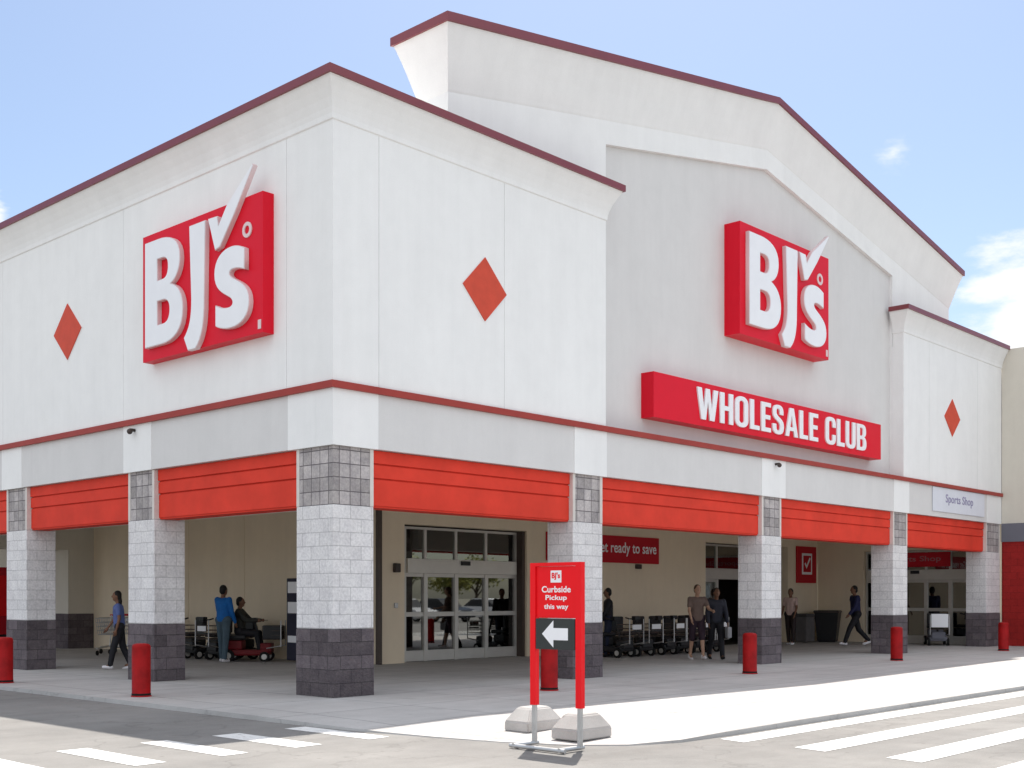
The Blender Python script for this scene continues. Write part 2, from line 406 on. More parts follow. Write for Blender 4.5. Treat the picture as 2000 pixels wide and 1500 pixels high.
m = MB(); m.box(.733, .80, .04, .84, 2.803, 3.653); m.build('head_edge', M['mortar'], c0)
m = MB(); m.box(.04, .733, .843, .91, 2.803, 3.653); m.build('head_edge', M['mortar'], c0)
for a, b in piers_f: column(FR, a, b, .6)
for a, b in piers_l: column(LF, a, b, .6)
# --- red lintels
def lintel(F, a, b):
    m = MB()
    prof = [(.11, 3.652), (.11, 3.464), (.15, 3.46), (.15, 3.442), (.12, 3.438), (.12, 3.247), (.16, 3.243), (.16, 3.224), (.13, 3.22), (.13, 2.83), (.15, 2.825), (.15, 2.80), (.5, 2.80), (.5, 3.652)]
    m.prism([(d, z) for d, z in prof], lambda d, z, s: F(s, d, z), a + .003, b - .003)
    m.build('red_lintel', M['awning'], B)
    m = MB(); fbox(m, F, a, b, .52, .9, 2.84, 3.6); m.build('beam', M['ceil'], B)
pf = [(.04, .80)] + piers_f
for p, q in zip(pf, pf[1:]): lintel(FR, p[1], q[0])
pl = [(.04, .91)] + piers_l
for p, q in zip(pl, pl[1:]): lintel(LF, p[1], q[0])
# --- diamonds
def diamond(F, s, z, w_, h_):
    m = MB(); fn = lambda u, v, d: F(u, d, v)
    m.prism([(s - w_, z), (s, z - h_), (s + w_, z), (s, z + h_)], fn, -.02, .01)
    o = m.build('diamond_tile', M['diamond'], B)
    m = MB(); k = .035
    P = [(s - w_ - k, z), (s, z - h_ - k), (s + w_ + k, z), (s, z + h_ + k)]
    m.prism(P, fn, -.004, .01); m.build('diamond_border', M['white'], o)
diamond(FR, 3.13, 6.475, .51, .52); diamond(FR, 21.8, 6.45, .53, .52); diamond(LF, 7.95, 6.48, .54, .53)
# --- porch interior
WX, WY, EX = 6.12, 6.1, 25.46      # inner walls
def opening_wall(F, s0, s1, d0, d1, z1, holes, name, m_):
    mb = MB(); cur = s0
    for a, b, h in holes:
        fbox(mb, F, cur, a, d0, d1, -.02, z1); fbox(mb, F, a, b, d0, d1, h, z1); cur = b
    fbox(mb, F, cur, s1, d0, d1, -.02, z1)
    return mb.build(name, m_, B)
opening_wall(FR, WX, EX, WY, WY + .25, 3.7, [(6.87, 10.9, 3.08), (18.75, 23.5, 3.08)], 'porch_wall', M['tan'])
RT = lambda s, d, z: (d, s, z)
opening_wall(RT, -.02, WY - .002, EX, EX + .25, 3.7, [(1.0, 4.45, 2.95)], 'porch_wall', M['tan'])
m = MB(); m.box(WX, WX + .2, WY + .252, 18.6, -.02, 3.7)
for y in (8.6, 11.1, 13.6, 16.1): m.box(WX - .012, WX, y, y + .03, .1, 3.6)
m.build('porch_wall', M['tan'], B)
m = MB(); m.box(5.35, 6.12, 18.6, 19.6, .99, 2.8); m.box(1.1, 6.12, 18.6, 19.6, 2.8, 3.7); m.build('end_wall', M['beige'], B)
m = MB(); m.box(5.34, 6.11, 18.59, 19.61, -.02, .985); m.build('end_wall_base', M['cmu_d'], B)
m = MB(); m.box(.9, EX, .9, 6.1, 3.6, 3.7); m.box(.9, 6.12, 6.103, 18.6, 3.6, 3.7); m.build('porch_ceiling', M['ceil'], B)
for x, y in ((3.2, 3), (8.8, 3.2), (15.2, 3.2), (21.6, 3.2), (3.2, 8), (3.2, 13)):
    m = MB(); m.box(x - .3, x + .3, y - .3, y + .3, 3.57, 3.598); m.build('ceiling_fixture', M['white_pl'], B)
m = MB(); m.box(WX - .1, WX - .002, 5.98, 6.09, 0, 3.6, .01); m.build('dark_corner_strip', M['bronze'], B)  # dark bronze strip standing at the porch wall corner
m = MB(); m.box(.28, EX - .01, .47, 60, 8.0, 8.1); m.build('roof', M['roof'], B)
m = MB(); m.box(WX + .21, EX + 8, WY + 7.5, 60, -.02, 7.9); m.build('main_hall', M['beige'], B)
m = MB(); m.box(.3, WX, 18.7, 60, 3.8, 7.9); m.build('upper_hall', M['beige'], B)
# interior shells behind the glass
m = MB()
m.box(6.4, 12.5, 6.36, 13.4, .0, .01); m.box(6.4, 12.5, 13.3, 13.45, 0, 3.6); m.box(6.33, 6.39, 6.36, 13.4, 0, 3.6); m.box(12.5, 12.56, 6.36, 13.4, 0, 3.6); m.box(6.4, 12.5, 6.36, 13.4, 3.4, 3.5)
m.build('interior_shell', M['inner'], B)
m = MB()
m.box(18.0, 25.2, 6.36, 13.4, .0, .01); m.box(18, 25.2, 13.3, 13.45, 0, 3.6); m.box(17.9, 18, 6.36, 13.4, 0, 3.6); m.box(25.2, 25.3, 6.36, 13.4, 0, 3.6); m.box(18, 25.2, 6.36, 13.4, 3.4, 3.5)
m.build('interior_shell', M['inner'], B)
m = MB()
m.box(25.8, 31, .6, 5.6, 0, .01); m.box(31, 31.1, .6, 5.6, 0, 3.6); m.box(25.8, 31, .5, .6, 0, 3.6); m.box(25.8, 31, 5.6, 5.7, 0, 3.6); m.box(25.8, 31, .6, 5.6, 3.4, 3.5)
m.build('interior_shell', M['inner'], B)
rr = random.Random(3)
for (x0, x1, yb) in ((7, 12, 9.5), (18.5, 24.6, 10)):
    m = MB()
    for lv in range(4):
        z = .15 + lv * .55
        m.box(x0, x1, yb, yb + .5, z, z + .03)
        x = x0
        while x < x1 - .4:
            ww = rr.uniform(.15, .4); m.box(x, x + ww, yb + .02, yb + .4, z + .031, z + .03 + rr.uniform(.2, .45)); x += ww + .04
    m.build('store_shelf', M['shelf'], B)

# --- entrance doors.  mp(u,d,z)
def entrance(F, u0, u1, d, zt, posts, opened=()):
    fr = MB()
    P = .055; T = .1
    zh0, zh1 = 2.0, 2.33          # header box
    fbox(fr, F, u0, u0 + P, d, d + T, 0, zt); fbox(fr, F, u1 - P, u1, d, d + T, 0, zt)
    fbox(fr, F, u0 + P, u1 - P, d, d + T, zt - P, zt)
    fbox(fr, F, u0 + P, u1 - P, d - .06, d + T, zh0, zh1, .01)
    edges = [u0 + P] + posts + [u1 - P]
    for p in posts:
        fbox(fr, F, p - .035, p + .035, d + .004, d + T - .004, zh1, zt - P)
        if not (opened and opened[0] + .1 < p < opened[1] - .1): fbox(fr, F, p - .055, p + .055, d - .01, d + T - .03, 0, zh0)
    isop = lambda a, b: opened and a >= opened[0] - .01 and b <= opened[1] + .01
    for a, b in zip(edges, edges[1:]):
        if isop(a, b): continue
        fbox(fr, F, a, b, d + .01, d + T - .04, 1.02, 1.12)
        fbox(fr, F, a, b, d + .01, d + T - .04, .0, .25)
        fbox(fr, F, a, b, d + .01, d + T - .04, zh0 - .08, zh0)
    f = fr.build('entrance_door', M['alu'], B)
    tr = [u0 + P] + [posts[0]] + [posts[-1]] + [u1 - P] if len(posts) > 2 else edges
    for a, b in zip(edges, edges[1:]):
        for z0, z1 in ((.25, 1.02), (1.12, zh0 - .08), (zh1, zt - P)):
            if z0 < zh1 and isop(a, b): continue
            g_ = MB(); fbox(g_, F, a + .02, b - .02, d + .045, d + .055, z0 + .002, z1 - .002)
            g_.build('glass_pane', M['glass'], f)
    s = MB(); mid = (u0 + u1) / 2; fbox(s, F, mid - .14, mid + .14, d - .11, d - .062, zh1 - .13, zh1 - .03, .01); s.build('motion_sensor', M['black'], f)
    return f
d1 = entrance(FR, 7.09, 10.80, 6.35, 3.05, [7.74, 8.72, 9.73])
m = MB(); fbox(m, FR, 6.875, 7.085, 6.352, 6.44, 0, 3.07); m.build('door_jamb', M['tan'], B)
m = MB(); fbox(m, FR, 10.805, 10.895, 6.16, 6.44, 0, 3.07); m.build('door_jamb', M['bronze'], B)
d2 = entrance(FR, 18.8, 23.45, 6.35, 3.06, [19.75, 21.1, 22.5], (19.75, 22.5))
d3 = entrance(RT, 1.02, 4.43, EX + .12, 2.94, [1.62, 2.40, 3.5])
# wall fittings
m = MB(); m.box(6.52, 6.68, 6.0, 6.098, 2.0, 2.2, .02); m.build('wall_light', M['lamp'], B)
m = MB(); m.box(6.55, 6.65, 6.06, 6.098, 1.22, 1.33, .008); m.build('door_switch', M['steel'], B)
for fn_, s_ in ((LF, 5.5), (FR, 12.3)):
    m = MB(); a = fn_(s_, -.1, 4.34)
    m.ball((a[0], a[1], 4.35), .05, .05, .05); b2 = fn_(s_, 0.0, 4.38); m.tube((b2[0], b2[1], 4.38), (a[0], a[1], 4.38), .028)
    o = m.build('security_camera', M['lamp'], B, smooth=True)
m = MB(); m.box(15.3, 15.5, 6.0, 6.098, 2.23, 2.36, .02); m.build('wall_light', M['lamp'], B)
# --- right wing
m = MB(); m.box(EX, EX + .3, -6, -.003, 3.67, 8.9); m.box(EX + .302, 60, -6, 40, 3.68, 8.88)
m.build('wing_wall', M['beige'], B)
m = MB(); m.box(EX - .03, EX + .3, -6.03, -.003, 3.12, 3.668); m.build('wing_band', M['slate'], B)
m = MB(); m.box(EX, 34, -6, -.003, -.02, 3.118); m.box(EX + .31, 60, .0, .45, -.02, 3.118); m.build('wing_base', M['redwall'], B)

# ================================================================== TEXT / SIGNS
def place(origin, n):
    """matrix mapping local (u right, v up, w out) for a face with outward normal n (horizontal)"""
    n = Vector(n).normalized(); u = Vector((0, 0, 1)).cross(n); mt = Matrix.Identity(4)
    mt.col[0][:3] = u; mt.col[1][:3] = (0, 0, 1); mt.col[2][:3] = n; mt.col[3][:3] = origin
    return mt
def text_obj(name, body, box, mt, m_, ext=.01, bold=.0, parent=None, w0=.0, loose=None):
    """text fitted to box (u0,u1,v0,v1) in the local frame mt"""
    cu = bpy.data.curves.new(name, 'FONT'); cu.body = body; cu.size = 1; cu.extrude = .05; cu.offset = bold; cu.resolution_u = 6
    cu.space_character = 1.02
    o = bpy.data.objects.new(name, cu); COL.objects.link(o)
    me = eval_mesh(o); bpy.data.objects.remove(o)
    xs = [v.co.x for v in me.vertices]; ys = [v.co.y for v in me.vertices]
    u0, u1, v0, v1 = box
    sx = (u1 - u0) / (max(xs) - min(xs)); sy = (v1 - v0) / (max(ys) - min(ys))
    for v in me.vertices:
        v.co = mt @ Vector((u0 + (v.co.x - min(xs)) * sx, v0 + (v.co.y - min(ys)) * sy, w0 + (v.co.z + .05) / .1 * ext))
    me.name = name; me.materials.clear(); me.materials.append(m_)
    for p in me.polygons: p.material_index = 0
    words = body.split()
    if len(words) > 1:
        inv = mt.inverted(); bm = bmesh.new(); bm.from_mesh(me); seen = set(); isl = []
        for v0_ in bm.verts:
            if v0_ in seen: continue
            st = [v0_]; seen.add(v0_); grp = []
            while st:
                q = st.pop(); grp.append(q)
                for e in q.link_edges:
                    w_ = e.other_vert(q)
                    if w_ not in seen: seen.add(w_); st.append(w_)
            us = [(inv @ q.co).x for q in grp]; isl.append((min(us), max(us), [q.index for q in grp]))
        bm.free(); isl.sort(); gaps = []; hi = isl[0][1]
        for i in range(1, len(isl)):
            gaps.append((isl[i][0] - hi, i)); hi = max(hi, isl[i][1])
        cuts = sorted(i for _, i in sorted(gaps)[-(len(words) - 1):]) + [len(isl)]; a0 = 0
        for c_ in cuts:
            keep = {ix for g_ in isl[a0:c_] for ix in g_[2]}; a0 = c_
            b2 = bmesh.new(); b2.from_mesh(me); b2.verts.ensure_lookup_table()
            bmesh.ops.delete(b2, geom=[q for q in b2.verts if q.index not in keep], context='VERTS')
            m3 = me.copy(); b2.to_mesh(m3); b2.free(); o = bpy.data.objects.new(name, m3); COL.objects.link(o); o.parent = parent
        return o
    o = bpy.data.objects.new(name, me); COL.objects.link(o); o.parent = parent
    return o
def bez(p0, p1, p2, p3, n=8):
    out = []
    for i in range(1, n + 1):
        t = i / n; a = (1 - t)
        out.append((a**3 * p0[0] + 3 * a * a * t * p1[0] + 3 * a * t * t * p2[0] + t**3 * p3[0],
                    a**3 * p0[1] + 3 * a * a * t * p1[1] + 3 * a * t * t * p2[1] + t**3 * p3[1]))
    return out
def outline(start, segs):
    pts = [start]
    for s in segs:
        if len(s) == 2: pts.append(s)
        else: pts += bez(pts[-1], *s)
    return pts
def curve_shape(name, loops, mt, w0, w1, m_, parent, scale=1.0, grow=0.0):
    cu = bpy.data.curves.new(name, 'CURVE'); cu.dimensions = '2D'; cu.fill_mode = 'BOTH'; cu.extrude = .5; cu.offset = grow
    for L in loops:
        sp = cu.splines.new('POLY'); sp.points.add(len(L) - 1)
        for i, (x, y) in enumerate(L): sp.points[i].co = (x, y, 0, 1)
        sp.use_cyclic_u = True
    o = bpy.data.objects.new(name, cu); COL.objects.link(o); me = eval_mesh(o); bpy.data.objects.remove(o)
    for v in me.vertices:
        v.co = mt @ Vector((v.co.x * scale, v.co.y * scale, w0 + (v.co.z + .5) * (w1 - w0)))
    me.materials.clear(); me.materials.append(m_)
    for p in me.polygons: p.material_index = 0
    o = bpy.data.objects.new(name, me); COL.objects.link(o); o.parent = parent; return o

GB = [outline((.20, .20), [(.20, 1.97), (.62, 1.97), ((.95, 1.97), (1.29, 1.88), (1.29, 1.55)), ((1.29, 1.35), (1.18, 1.22), (1.02, 1.16)),
                           ((1.22, 1.10), (1.38, .95), (1.38, .70)), ((1.38, .35), (1.12, .20), (.72, .20))]),
      outline((.60, 1.63), [(.74, 1.63), ((.90, 1.63), (.92, 1.55), (.92, 1.46)), ((.92, 1.36), (.88, 1.28), (.74, 1.28)), (.60, 1.28)]),
      outline((.60, .93), [(.78, .93), ((.92, .93), (.97, .84), (.97, .74)), ((.97, .62), (.90, .54), (.76, .54)), (.60, .54)])]
GJ = [outline((1.56, 1.98), [(2.03, 1.98), (2.0, .72), ((2.0, .35), (1.93, .12), (1.74, -.02)), (1.52, -.02), (1.40, .20), ((1.56, .34), (1.62, .48), (1.62, .80))])]
GA = [outline((2.10, 1.98), [(2.36, 1.97), (2.40, 1.82), (2.62, 2.08), (3.30, 2.56), (3.33, 2.53), (2.83, 1.90), (2.44, 1.47), (2.30, 1.44)])]
GS = [outline((3.10, 1.33), [(3.10, 1.0), ((2.98, 1.04), (2.90, 1.06), (2.80, 1.06)), ((2.70, 1.06), (2.66, 1.0), (2.76, .94)),
                             ((2.95, .84), (3.22, .76), (3.22, .50)), ((3.22, .28), (3.02, .16), (2.74, .16)), ((2.56, .16), (2.40, .20), (2.31, .25)),
                             (2.31, .58), ((2.44, .52), (2.56, .49), (2.66, .49)), ((2.80, .49), (2.82, .57), (2.70, .64)), ((2.50, .74), (2.28, .82), (2.28, 1.06)),
                             ((2.28, 1.30), (2.48, 1.42), (2.74, 1.42)), ((2.88, 1.42), (3.0, 1.38), (3.10, 1.33))])]
def circle(cx, cy, r, n=20): return [(cx + r * math.cos(2 * math.pi * i / n), cy + r * math.sin(2 * math.pi * i / n)) for i in range(n)]
def logo(origin, n, scale, depth, label, small=False):
    r = tag(empty('store_logo_sign', origin), label, 'sign', 'logo box signs on the facade')
    mt = place((0, 0, 0), n)
    bx = MB(); W, H_ = 3.46 * scale, 2.13 * scale
    bx.prism([(0, 0), (W, 0), (W, H_), (0, H_)], lambda u, v, d: mt @ Vector((u, v, d)), 0, depth)
    o = bx.build('sign_box', M['signred'], r)
    for nm, L in (('letter_b', GB), ('letter_j', GJ), ('letter_s', GS), ('apostrophe', GA)):
        a = curve_shape(nm, L, mt, depth + .002, depth + .075 * scale, M['edge_pl'], r, scale)
        curve_shape('letter_face', L, mt, depth + .075 * scale + .001, depth + .085 * scale, M['white_pl'], a, scale, -.012)
    curve_shape('registered_mark', [circle(3.07, 1.62, .12), circle(3.07, 1.62, .065)], mt, depth + .002, depth + .02, M['edge_pl'], r, scale)
    curve_shape('maker_label', [[(3.34, .06), (3.42, .06), (3.42, .20), (3.34, .20)]], mt, depth + .002, depth + .008, M['edge_pl'], r, scale)
    return r
logo((0, 4.88, 5.45), (-1, 0, 0), 1.0, .20, 'big red box sign with white letters BJ\'s on the left-hand facade')
logo((10.85, .385, 7.02), (0, -1, 0), 1.115, .385, 'red box sign with white letters BJ\'s under the gable above the name board')

r = tag(empty('name_board', (7.90, .385, 4.94)), 'long red board reading WHOLESALE CLUB in white capitals under the gable', 'sign')
mt = place((0, 0, 0), (0, -1, 0))
bx = MB(); bx.prism([(0, 0), (9.7, 0), (9.7, .88), (0, .88)], lambda u, v, d: mt @ Vector((u, v, d)), 0, .30); bx.build('board', M['signred'], r)
def rr_(x0, y0, x1, y1, r, n=6):
    out = []
    for cx, cy, a0 in ((x1 - r, y1 - r, 0), (x0 + r, y1 - r, 90), (x0 + r, y0 + r, 180), (x1 - r, y0 + r, 270)):
        for i in range(n + 1):
            a = math.radians(a0 + 90 * i / n); out.append((cx + r * math.cos(a), cy + r * math.sin(a)))
    return out
t_, h_ = .17, .145
CAPS = {
 'W': (.80, [[(0, 1), (.17, 1), (.25, .36), (.325, 1), (.475, 1), (.55, .36), (.63, 1), (.80, 1), (.65, 0), (.475, 0), (.40, .60), (.325, 0), (.15, 0)]]),
 'H': (.52, [[(0, 0), (t_, 0), (t_, .43), (.52 - t_, .43), (.52 - t_, 0), (.52, 0), (.52, 1), (.52 - t_, 1), (.52 - t_, .43 + h_), (t_, .43 + h_), (t_, 1), (0, 1)]]),
 'O': (.54, [rr_(0, -.01, .54, 1.01, .24), rr_(t_, .13, .54 - t_, .87, .095)]),
 'L': (.40, [[(0, 0), (.40, 0), (.40, h_), (t_, h_), (t_, 1), (0, 1)]]),
 'E': (.42, [[(0, 0), (.42, 0), (.42, h_), (t_, h_), (t_, .43), (.39, .43), (.39, .43 + h_), (t_, .43 + h_), (t_, 1 - h_), (.42, 1 - h_), (.42, 1), (0, 1)]]),
 'A': (.58, [[(0, 0), (.165, 0), (.20, .2), (.38, .2), (.415, 0), (.58, 0), (.385, 1), (.195, 1)], [(.222, .33), (.29, .76), (.358, .33)]]),
 'U': (.52, [outline((0, 1), [(0, .26), ((0, .06), (.08, -.01), (.26, -.01)), ((.44, -.01), (.52, .06), (.52, .26)), (.52, 1), (.52 - t_, 1), (.52 - t_, .25), ((.35, .16), (.33, .13), (.26, .13)), ((.19, .13), (t_, .16), (t_, .25)), (t_, 1)])]),
 'C': (.52, [outline((.52, .64), [(.52, .74), ((.52, .94), (.44, 1.01), (.26, 1.01)), ((.08, 1.01), (0, .94), (0, .74)), (0, .26), ((0, .06), (.08, -.01), (.26, -.01)), ((.44, -.01), (.52, .06), (.52, .26)), (.52, .37), (.36, .37), (.36, .25), ((.36, .16), (.34, .13), (.265, .13)), ((.19, .13), (t_, .16), (t_, .25)), (t_, .75), ((t_, .84), (.19, .87), (.265, .87)), ((.34, .87), (.36, .84), (.36, .75)), (.36, .64)])]),
 'B': (.53, [outline((0, 0), [(.29, 0), ((.46, 0), (.53, .08), (.53, .26)), ((.53, .40), (.49, .49), (.40, .52)), ((.48, .55), (.51, .63), (.51, .74)), ((.51, .92), (.44, 1), (.28, 1)), (0, 1)]),
             outline((t_, .13), [(.27, .13), ((.34, .13), (.36, .18), (.36, .28)), ((.36, .39), (.34, .43), (.27, .43)), (t_, .43)]),
             outline((t_, .56), [(.26, .56), ((.33, .56), (.34, .61), (.34, .72)), ((.34, .82), (.33, .87), (.26, .87)), (t_, .87)])]),
 'S': (.50, [outline((.48, .68), [(.48, .75), ((.48, .94), (.40, 1.01), (.25, 1.01)), ((.09, 1.01), (.01, .93), (.01, .76)), ((.01, .62), (.05, .55), (.17, .48)), ((.28, .41), (.33, .37), (.33, .27)), ((.33, .16), (.30, .12), (.245, .12)), ((.19, .12), (.165, .16), (.165, .25)), (.165, .34), (0, .34), (0, .27), ((0, .07), (.08, -.01), (.25, -.01)), ((.42, -.01), (.50, .08), (.50, .27)), ((.50, .41), (.46, .48), (.34, .56)), ((.21, .64), (.17, .67), (.17, .76)), ((.17, .85), (.19, .88), (.24, .88)), ((.30, .88), (.32, .84), (.32, .75)), (.32, .68)])]),
}
def caps_word(word, u0, u1, v0, v1, mt, w0, parent):
    gap = .075; tot = sum(CAPS[c][0] for c in word) + gap * (len(word) - 1); k = (u1 - u0) / tot; x = u0
    for c in word:
        wd, loops = CAPS[c]
        L = [[(x + px * k, v0 + py * (v1 - v0)) for px, py in lp] for lp in loops]
        curve_shape('letter_' + c.lower(), L, mt, w0, w0 + .03, M['white_pl'], parent)
        x += (wd + gap) * k
caps_word('WHOLESALE', 1.45, 6.42, .13, .77, mt, .301, r)
caps_word('CLUB', 6.78, 8.85, .13, .77, mt, .301, r)

def board(name, origin, n, w_, h_, d_, m_, label, texts, tm, cat='sign', group=None):
    r = tag(empty(name, origin), label, cat, group); mt = place((0, 0, 0), n)
    bx = MB(); bx.prism([(0, 0), (w_, 0), (w_, h_), (0, h_)], lambda u, v, d: mt @ Vector((u, v, d)), 0, d_); bx.build('board', m_, r)
    for s_, b_ in texts: text_obj('lettering', s_, b_, mt, tm, .006, .012, r, d_ + .001)
    return r, mt
board('wall_sign', (11.6, 6.09, 2.38), (0, -1, 0), 4.75, .72, .04, M['signred2'], 'dark red board reading Get ready to save on the porch wall above the parked carts', [('Get ready to save', (1.87, 4.62, .18, .56))], M['white_pl'])
r, mt = board('check_sign', (24.0, 6.09, 1.93), (0, -1, 0), 1.28, 1.2, .04, M['signred2'], 'dark red square sign with a white ticked box above the black bin', [], M['white_pl'])
f = lambda u, v, d: mt @ Vector((u, v, d))
m = MB(); m.prism([(.32, .28), (.98, .28), (.98, .98), (.32, .98)], f, .041, .05); tb = m.build('white_panel', M['white_pl'], r)
m = MB(); m.prism([(.40, .36), (.90, .36), (.90, .90), (.40, .90)], f, .0505, .055); m.build('panel_centre', M['signred2'], tb)
m = MB(); m.prism([(.47, .63), (.60, .47), (.86, .80), (.80, .85), (.60, .58), (.53, .68)], f, .0555, .06); m.build('tick_mark', M['white_pl'], tb)
fas = stucco('pale_grey_paint', (.70, .72, .78))
board('shop_sign', (20.5, -.001, 3.80), (0, -1, 0), 3.6, .66, .012, fas, 'pale panel reading Sports Shop above the farthest red lintel', [('Sports Shop', (.85, 2.75, .2, .5))], plain('lavender_grey_letters', (.30, .28, .42)))
board('transom_sign', (EX + .10, 3.9, 2.42), (-1, 0, 0), 2.3, .45, .03, M['signred2'], 'dark red strip sign over the glass door at the end of the porch', [('Sports Shop', (.3, 2.0, .12, .34))], plain('dusty_pink_letters', (.45, .2, .22)))

FEET = ((0.89, 1.11), (0.68, 0.24))
# ---- freestanding pickup sign
sx_ = -1.75
r = tag(empty('pickup_sign', (sx_, -5.75, 0)), 'red free-standing curbside pickup sign with black arrow board on two concrete feet', 'sign')
mt = place((0, 0, 0), (-1, 0, 0))      # u runs along -y
# local u: 0 at centre ; panel u -0.33..0.33
f = lambda u, v, d: mt @ Vector((u, v, d))
fr = MB()
for u in (-.30, .30):
    fr.prism([(u - .035, .36), (u + .035, .36), (u + .035, 1.80), (u - .035, 1.80)], f, -.03, .03)
fr.prism([(-.265, 1.765), (.265, 1.765), (.265, 1.80), (-.265, 1.80)], f, -.029, .029)
fr.build('sign_frame', M['redframe'], r)
m = MB(); m.prism([(-.262, 1.245), (.262, 1.245), (.262, 1.762), (-.262, 1.762)], f, -.01, .012); pan = m.build('red_panel', M['redframe'], r)
sq = [(-.07, 1.60), (.07, 1.60), (.07, 1.72), (-.07, 1.72)]
m = MB(); m.prism(sq, f, .013, .016); ic = m.build('logo_badge', M['white_pl'], pan)
text_obj('badge_letters', "BJ's", (-.055, .055, 1.625, 1.70), mt, M['redframe'], .002, .03, ic, .0165)
for s_, w_, z_ in (('Curbside', .19, 1.50), ('Pickup', .14, 1.41), ('this way', .16, 1.32)):
    text_obj('lettering', s_, (-w_, w_, z_, z_ + .065), mt, M['white_pl'], .002, .02, pan, .0125)
m = MB(); m.prism([(-.255, .93), (.255, .93), (.255, 1.238), (-.255, 1.238)], f, .0, .03); ab = m.build('arrow_board', M['blackboard'], r)
m = MB(); m.prism([(-.17, 1.085), (-.02, 1.22), (-.02, 1.145), (.17, 1.145), (.17, 1.025), (-.02, 1.025), (-.02, .95)], f, .031, .034); m.build('white_arrow', M['white_pl'], ab)
m = MB()
for u in (-.30, .30):
    m.prism([(u - .02, -.02), (u + .02, -.02), (u + .02, .37), (u - .02, .37)], f, -.02, .02)
    a = f(u, -.025, .32); b = f(u, -.025, -.05); m.tube(a, b, .022)
m.tube(f(-.36, -.03, .3), f(.36, -.03, .3), .022)
m.build('steel_stand', M['steel'], r)
for fx, fy in (FEET):
    m = MB(); c = Vector((fx, fy, 0)); w0, w1, l0, l1 = .18, .11, .29, .17
    pts = []
    for z, ww, lv in ((-.03, w0, l0), (.08, w0, l0), (.22, w1, l1), (.235, w1 - .02, l1 - .02)):
        pts.append([m.b.verts.new((c.x + sxx * lv, c.y + syy * ww, z)) for sxx, syy in ((-1, -1), (1, -1), (1, 1), (-1, 1))])
    m.b.faces.new(pts[0]); m.b.faces.new(pts[-1])
    for A, Bq in zip(pts, pts[1:]):
        for i in range(4): m.b.faces.new([A[i], A[(i + 1) % 4], Bq[(i + 1) % 4], Bq[i]])
    bmesh.ops.bevel(m.b, geom=list(m.b.edges), offset=.012, segments=2, affect='EDGES')
    m.build('concrete_foot', M['footing'], r)

# ---- bollards
m = MB(); m.lathe((0, 0, 0), [(0, -.02), (.146, -.02), (.146, .015), (.134, .02), (.134, .72), (.128, .75), (.11, .768), (.06, .778), (0, .78)], 32)
bd = m.build('bollard', M['bollard'], smooth=True)
m = MB(); m.lathe((0, 0, 0), [(.136, .0), (.1375, .0), (.1375, .05), (.136, .05)], 32); m.build('base_ring', M['rubber'], bd)
spots = [(-1.70, 2.32, 'dark red bollard in front of the first column left of the corner'), (-1.83, 6.55, 'red bollard cut off by the left picture edge'),
         (3.22, -1.32, 'red bollard seen between the legs of the pickup sign'), (8.88, -1.45, 'red bollard in front of the second column right of the corner column'),
         (15.26, -1.42, 'bright red bollard in front of the fourth column'), (22.0, -1.34, 'farthest bollard, pale red, before the red side wing')]
for i, (x, y, lb) in enumerate(spots):
    o = bd if i == 0 else copy_tree(bd)
    o.location = (x, y, 0); tag(o, lb, 'bollard', 'red bollards along the sidewalk')

# ---- mobility carts
def mobility_cart(body_mat, panel=True, tall=False):
    r = empty('mobility_cart')
    m = MB(); m.box(-.26, .26, -.5, .55, .14, .27, .04); m.box(-.22, .22, .1, .5, .27, .48, .04); m.box(-.2, .2, -.55, -.3, .2, .42, .04)
    m.build('chassis', body_mat, r)
    for x, y, rad in ((-.27, -.42, .115), (.27, -.42, .115), (-.28, .4, .14), (.28, .4, .14)):
        s_ = 1 if x > 0 else -1
        m = MB(); m.tube((x - .035, y, rad), (x + .035, y, rad), rad, seg=20); w_ = m.build('wheel', M['rubber'], r)
        m = MB(); m.tube((x - .042, y, rad), (x + .042, y, rad), rad * .55, seg=16); m.build('wheel_hub', M['alu'], w_)
    m = MB(); m.box(-.24, .24, .02, .48, .5, .6, .04); m.build('seat', M['black'], r)
    m = MB(); m.box(-.22, .22, .44, .53, .6, .97, .035); m.build('backrest', M['black'], r)
    m = MB(); m.tube((0, -.32, .3), (0, -.14, .9), .03); m.tube((-.22, -.12, .92), (.22, -.12, .92), .016); m.tube((-.22, -.12, .92), (-.22, .0, .95), .018); m.tube((.22, -.12, .92), (.22, .0, .95), .018)
    m.box(-.09, .09, -.2, -.08, .88, .99, .02); m.build('tiller', M['black'], r)
    m = MB()
    for z in (.50, .60, .70, .80):
        for a, b in (((-.25, -.78), (.25, -.78)), ((.25, -.78), (.22, -.36)), ((.22, -.36), (-.22, -.36)), ((-.22, -.36), (-.25, -.78))):
            m.tube((a[0], a[1], z), (b[0], b[1], z), .007, seg=6)
    for i in range(9):
        x = -.24 + .06 * i; m.tube((x, -.78, .5), (x, -.78, .8), .004, seg=5); m.tube((x * .9, -.36, .5), (x * .9, -.36, .8), .004, seg=5); m.tube((x, -.78, .5), (x * .9, -.36, .5), .004, seg=5)
    m.build('basket', M['bronze'], r)
    m = MB()
    for x in (-.27, .27): m.tube((x, -.79, .34), (x, -.79, .93), .013, seg=8); m.tube((x, -.79, .36), (x * .7, -.45, .3), .013, seg=8)
    m.build('basket_post', M['steel'], r)
    if panel:
        m = MB(); m.box(-.17, .17, -.805, -.79, .68, .80, .004); p = m.build('notice_plate', M['white_pl'], r)
        m = MB(); m.box(-.2, .2, -.803, -.789, .62, .655); m.build('plate_rail', M['black'], p)
    return r
mc = mobility_cart(M['black'])
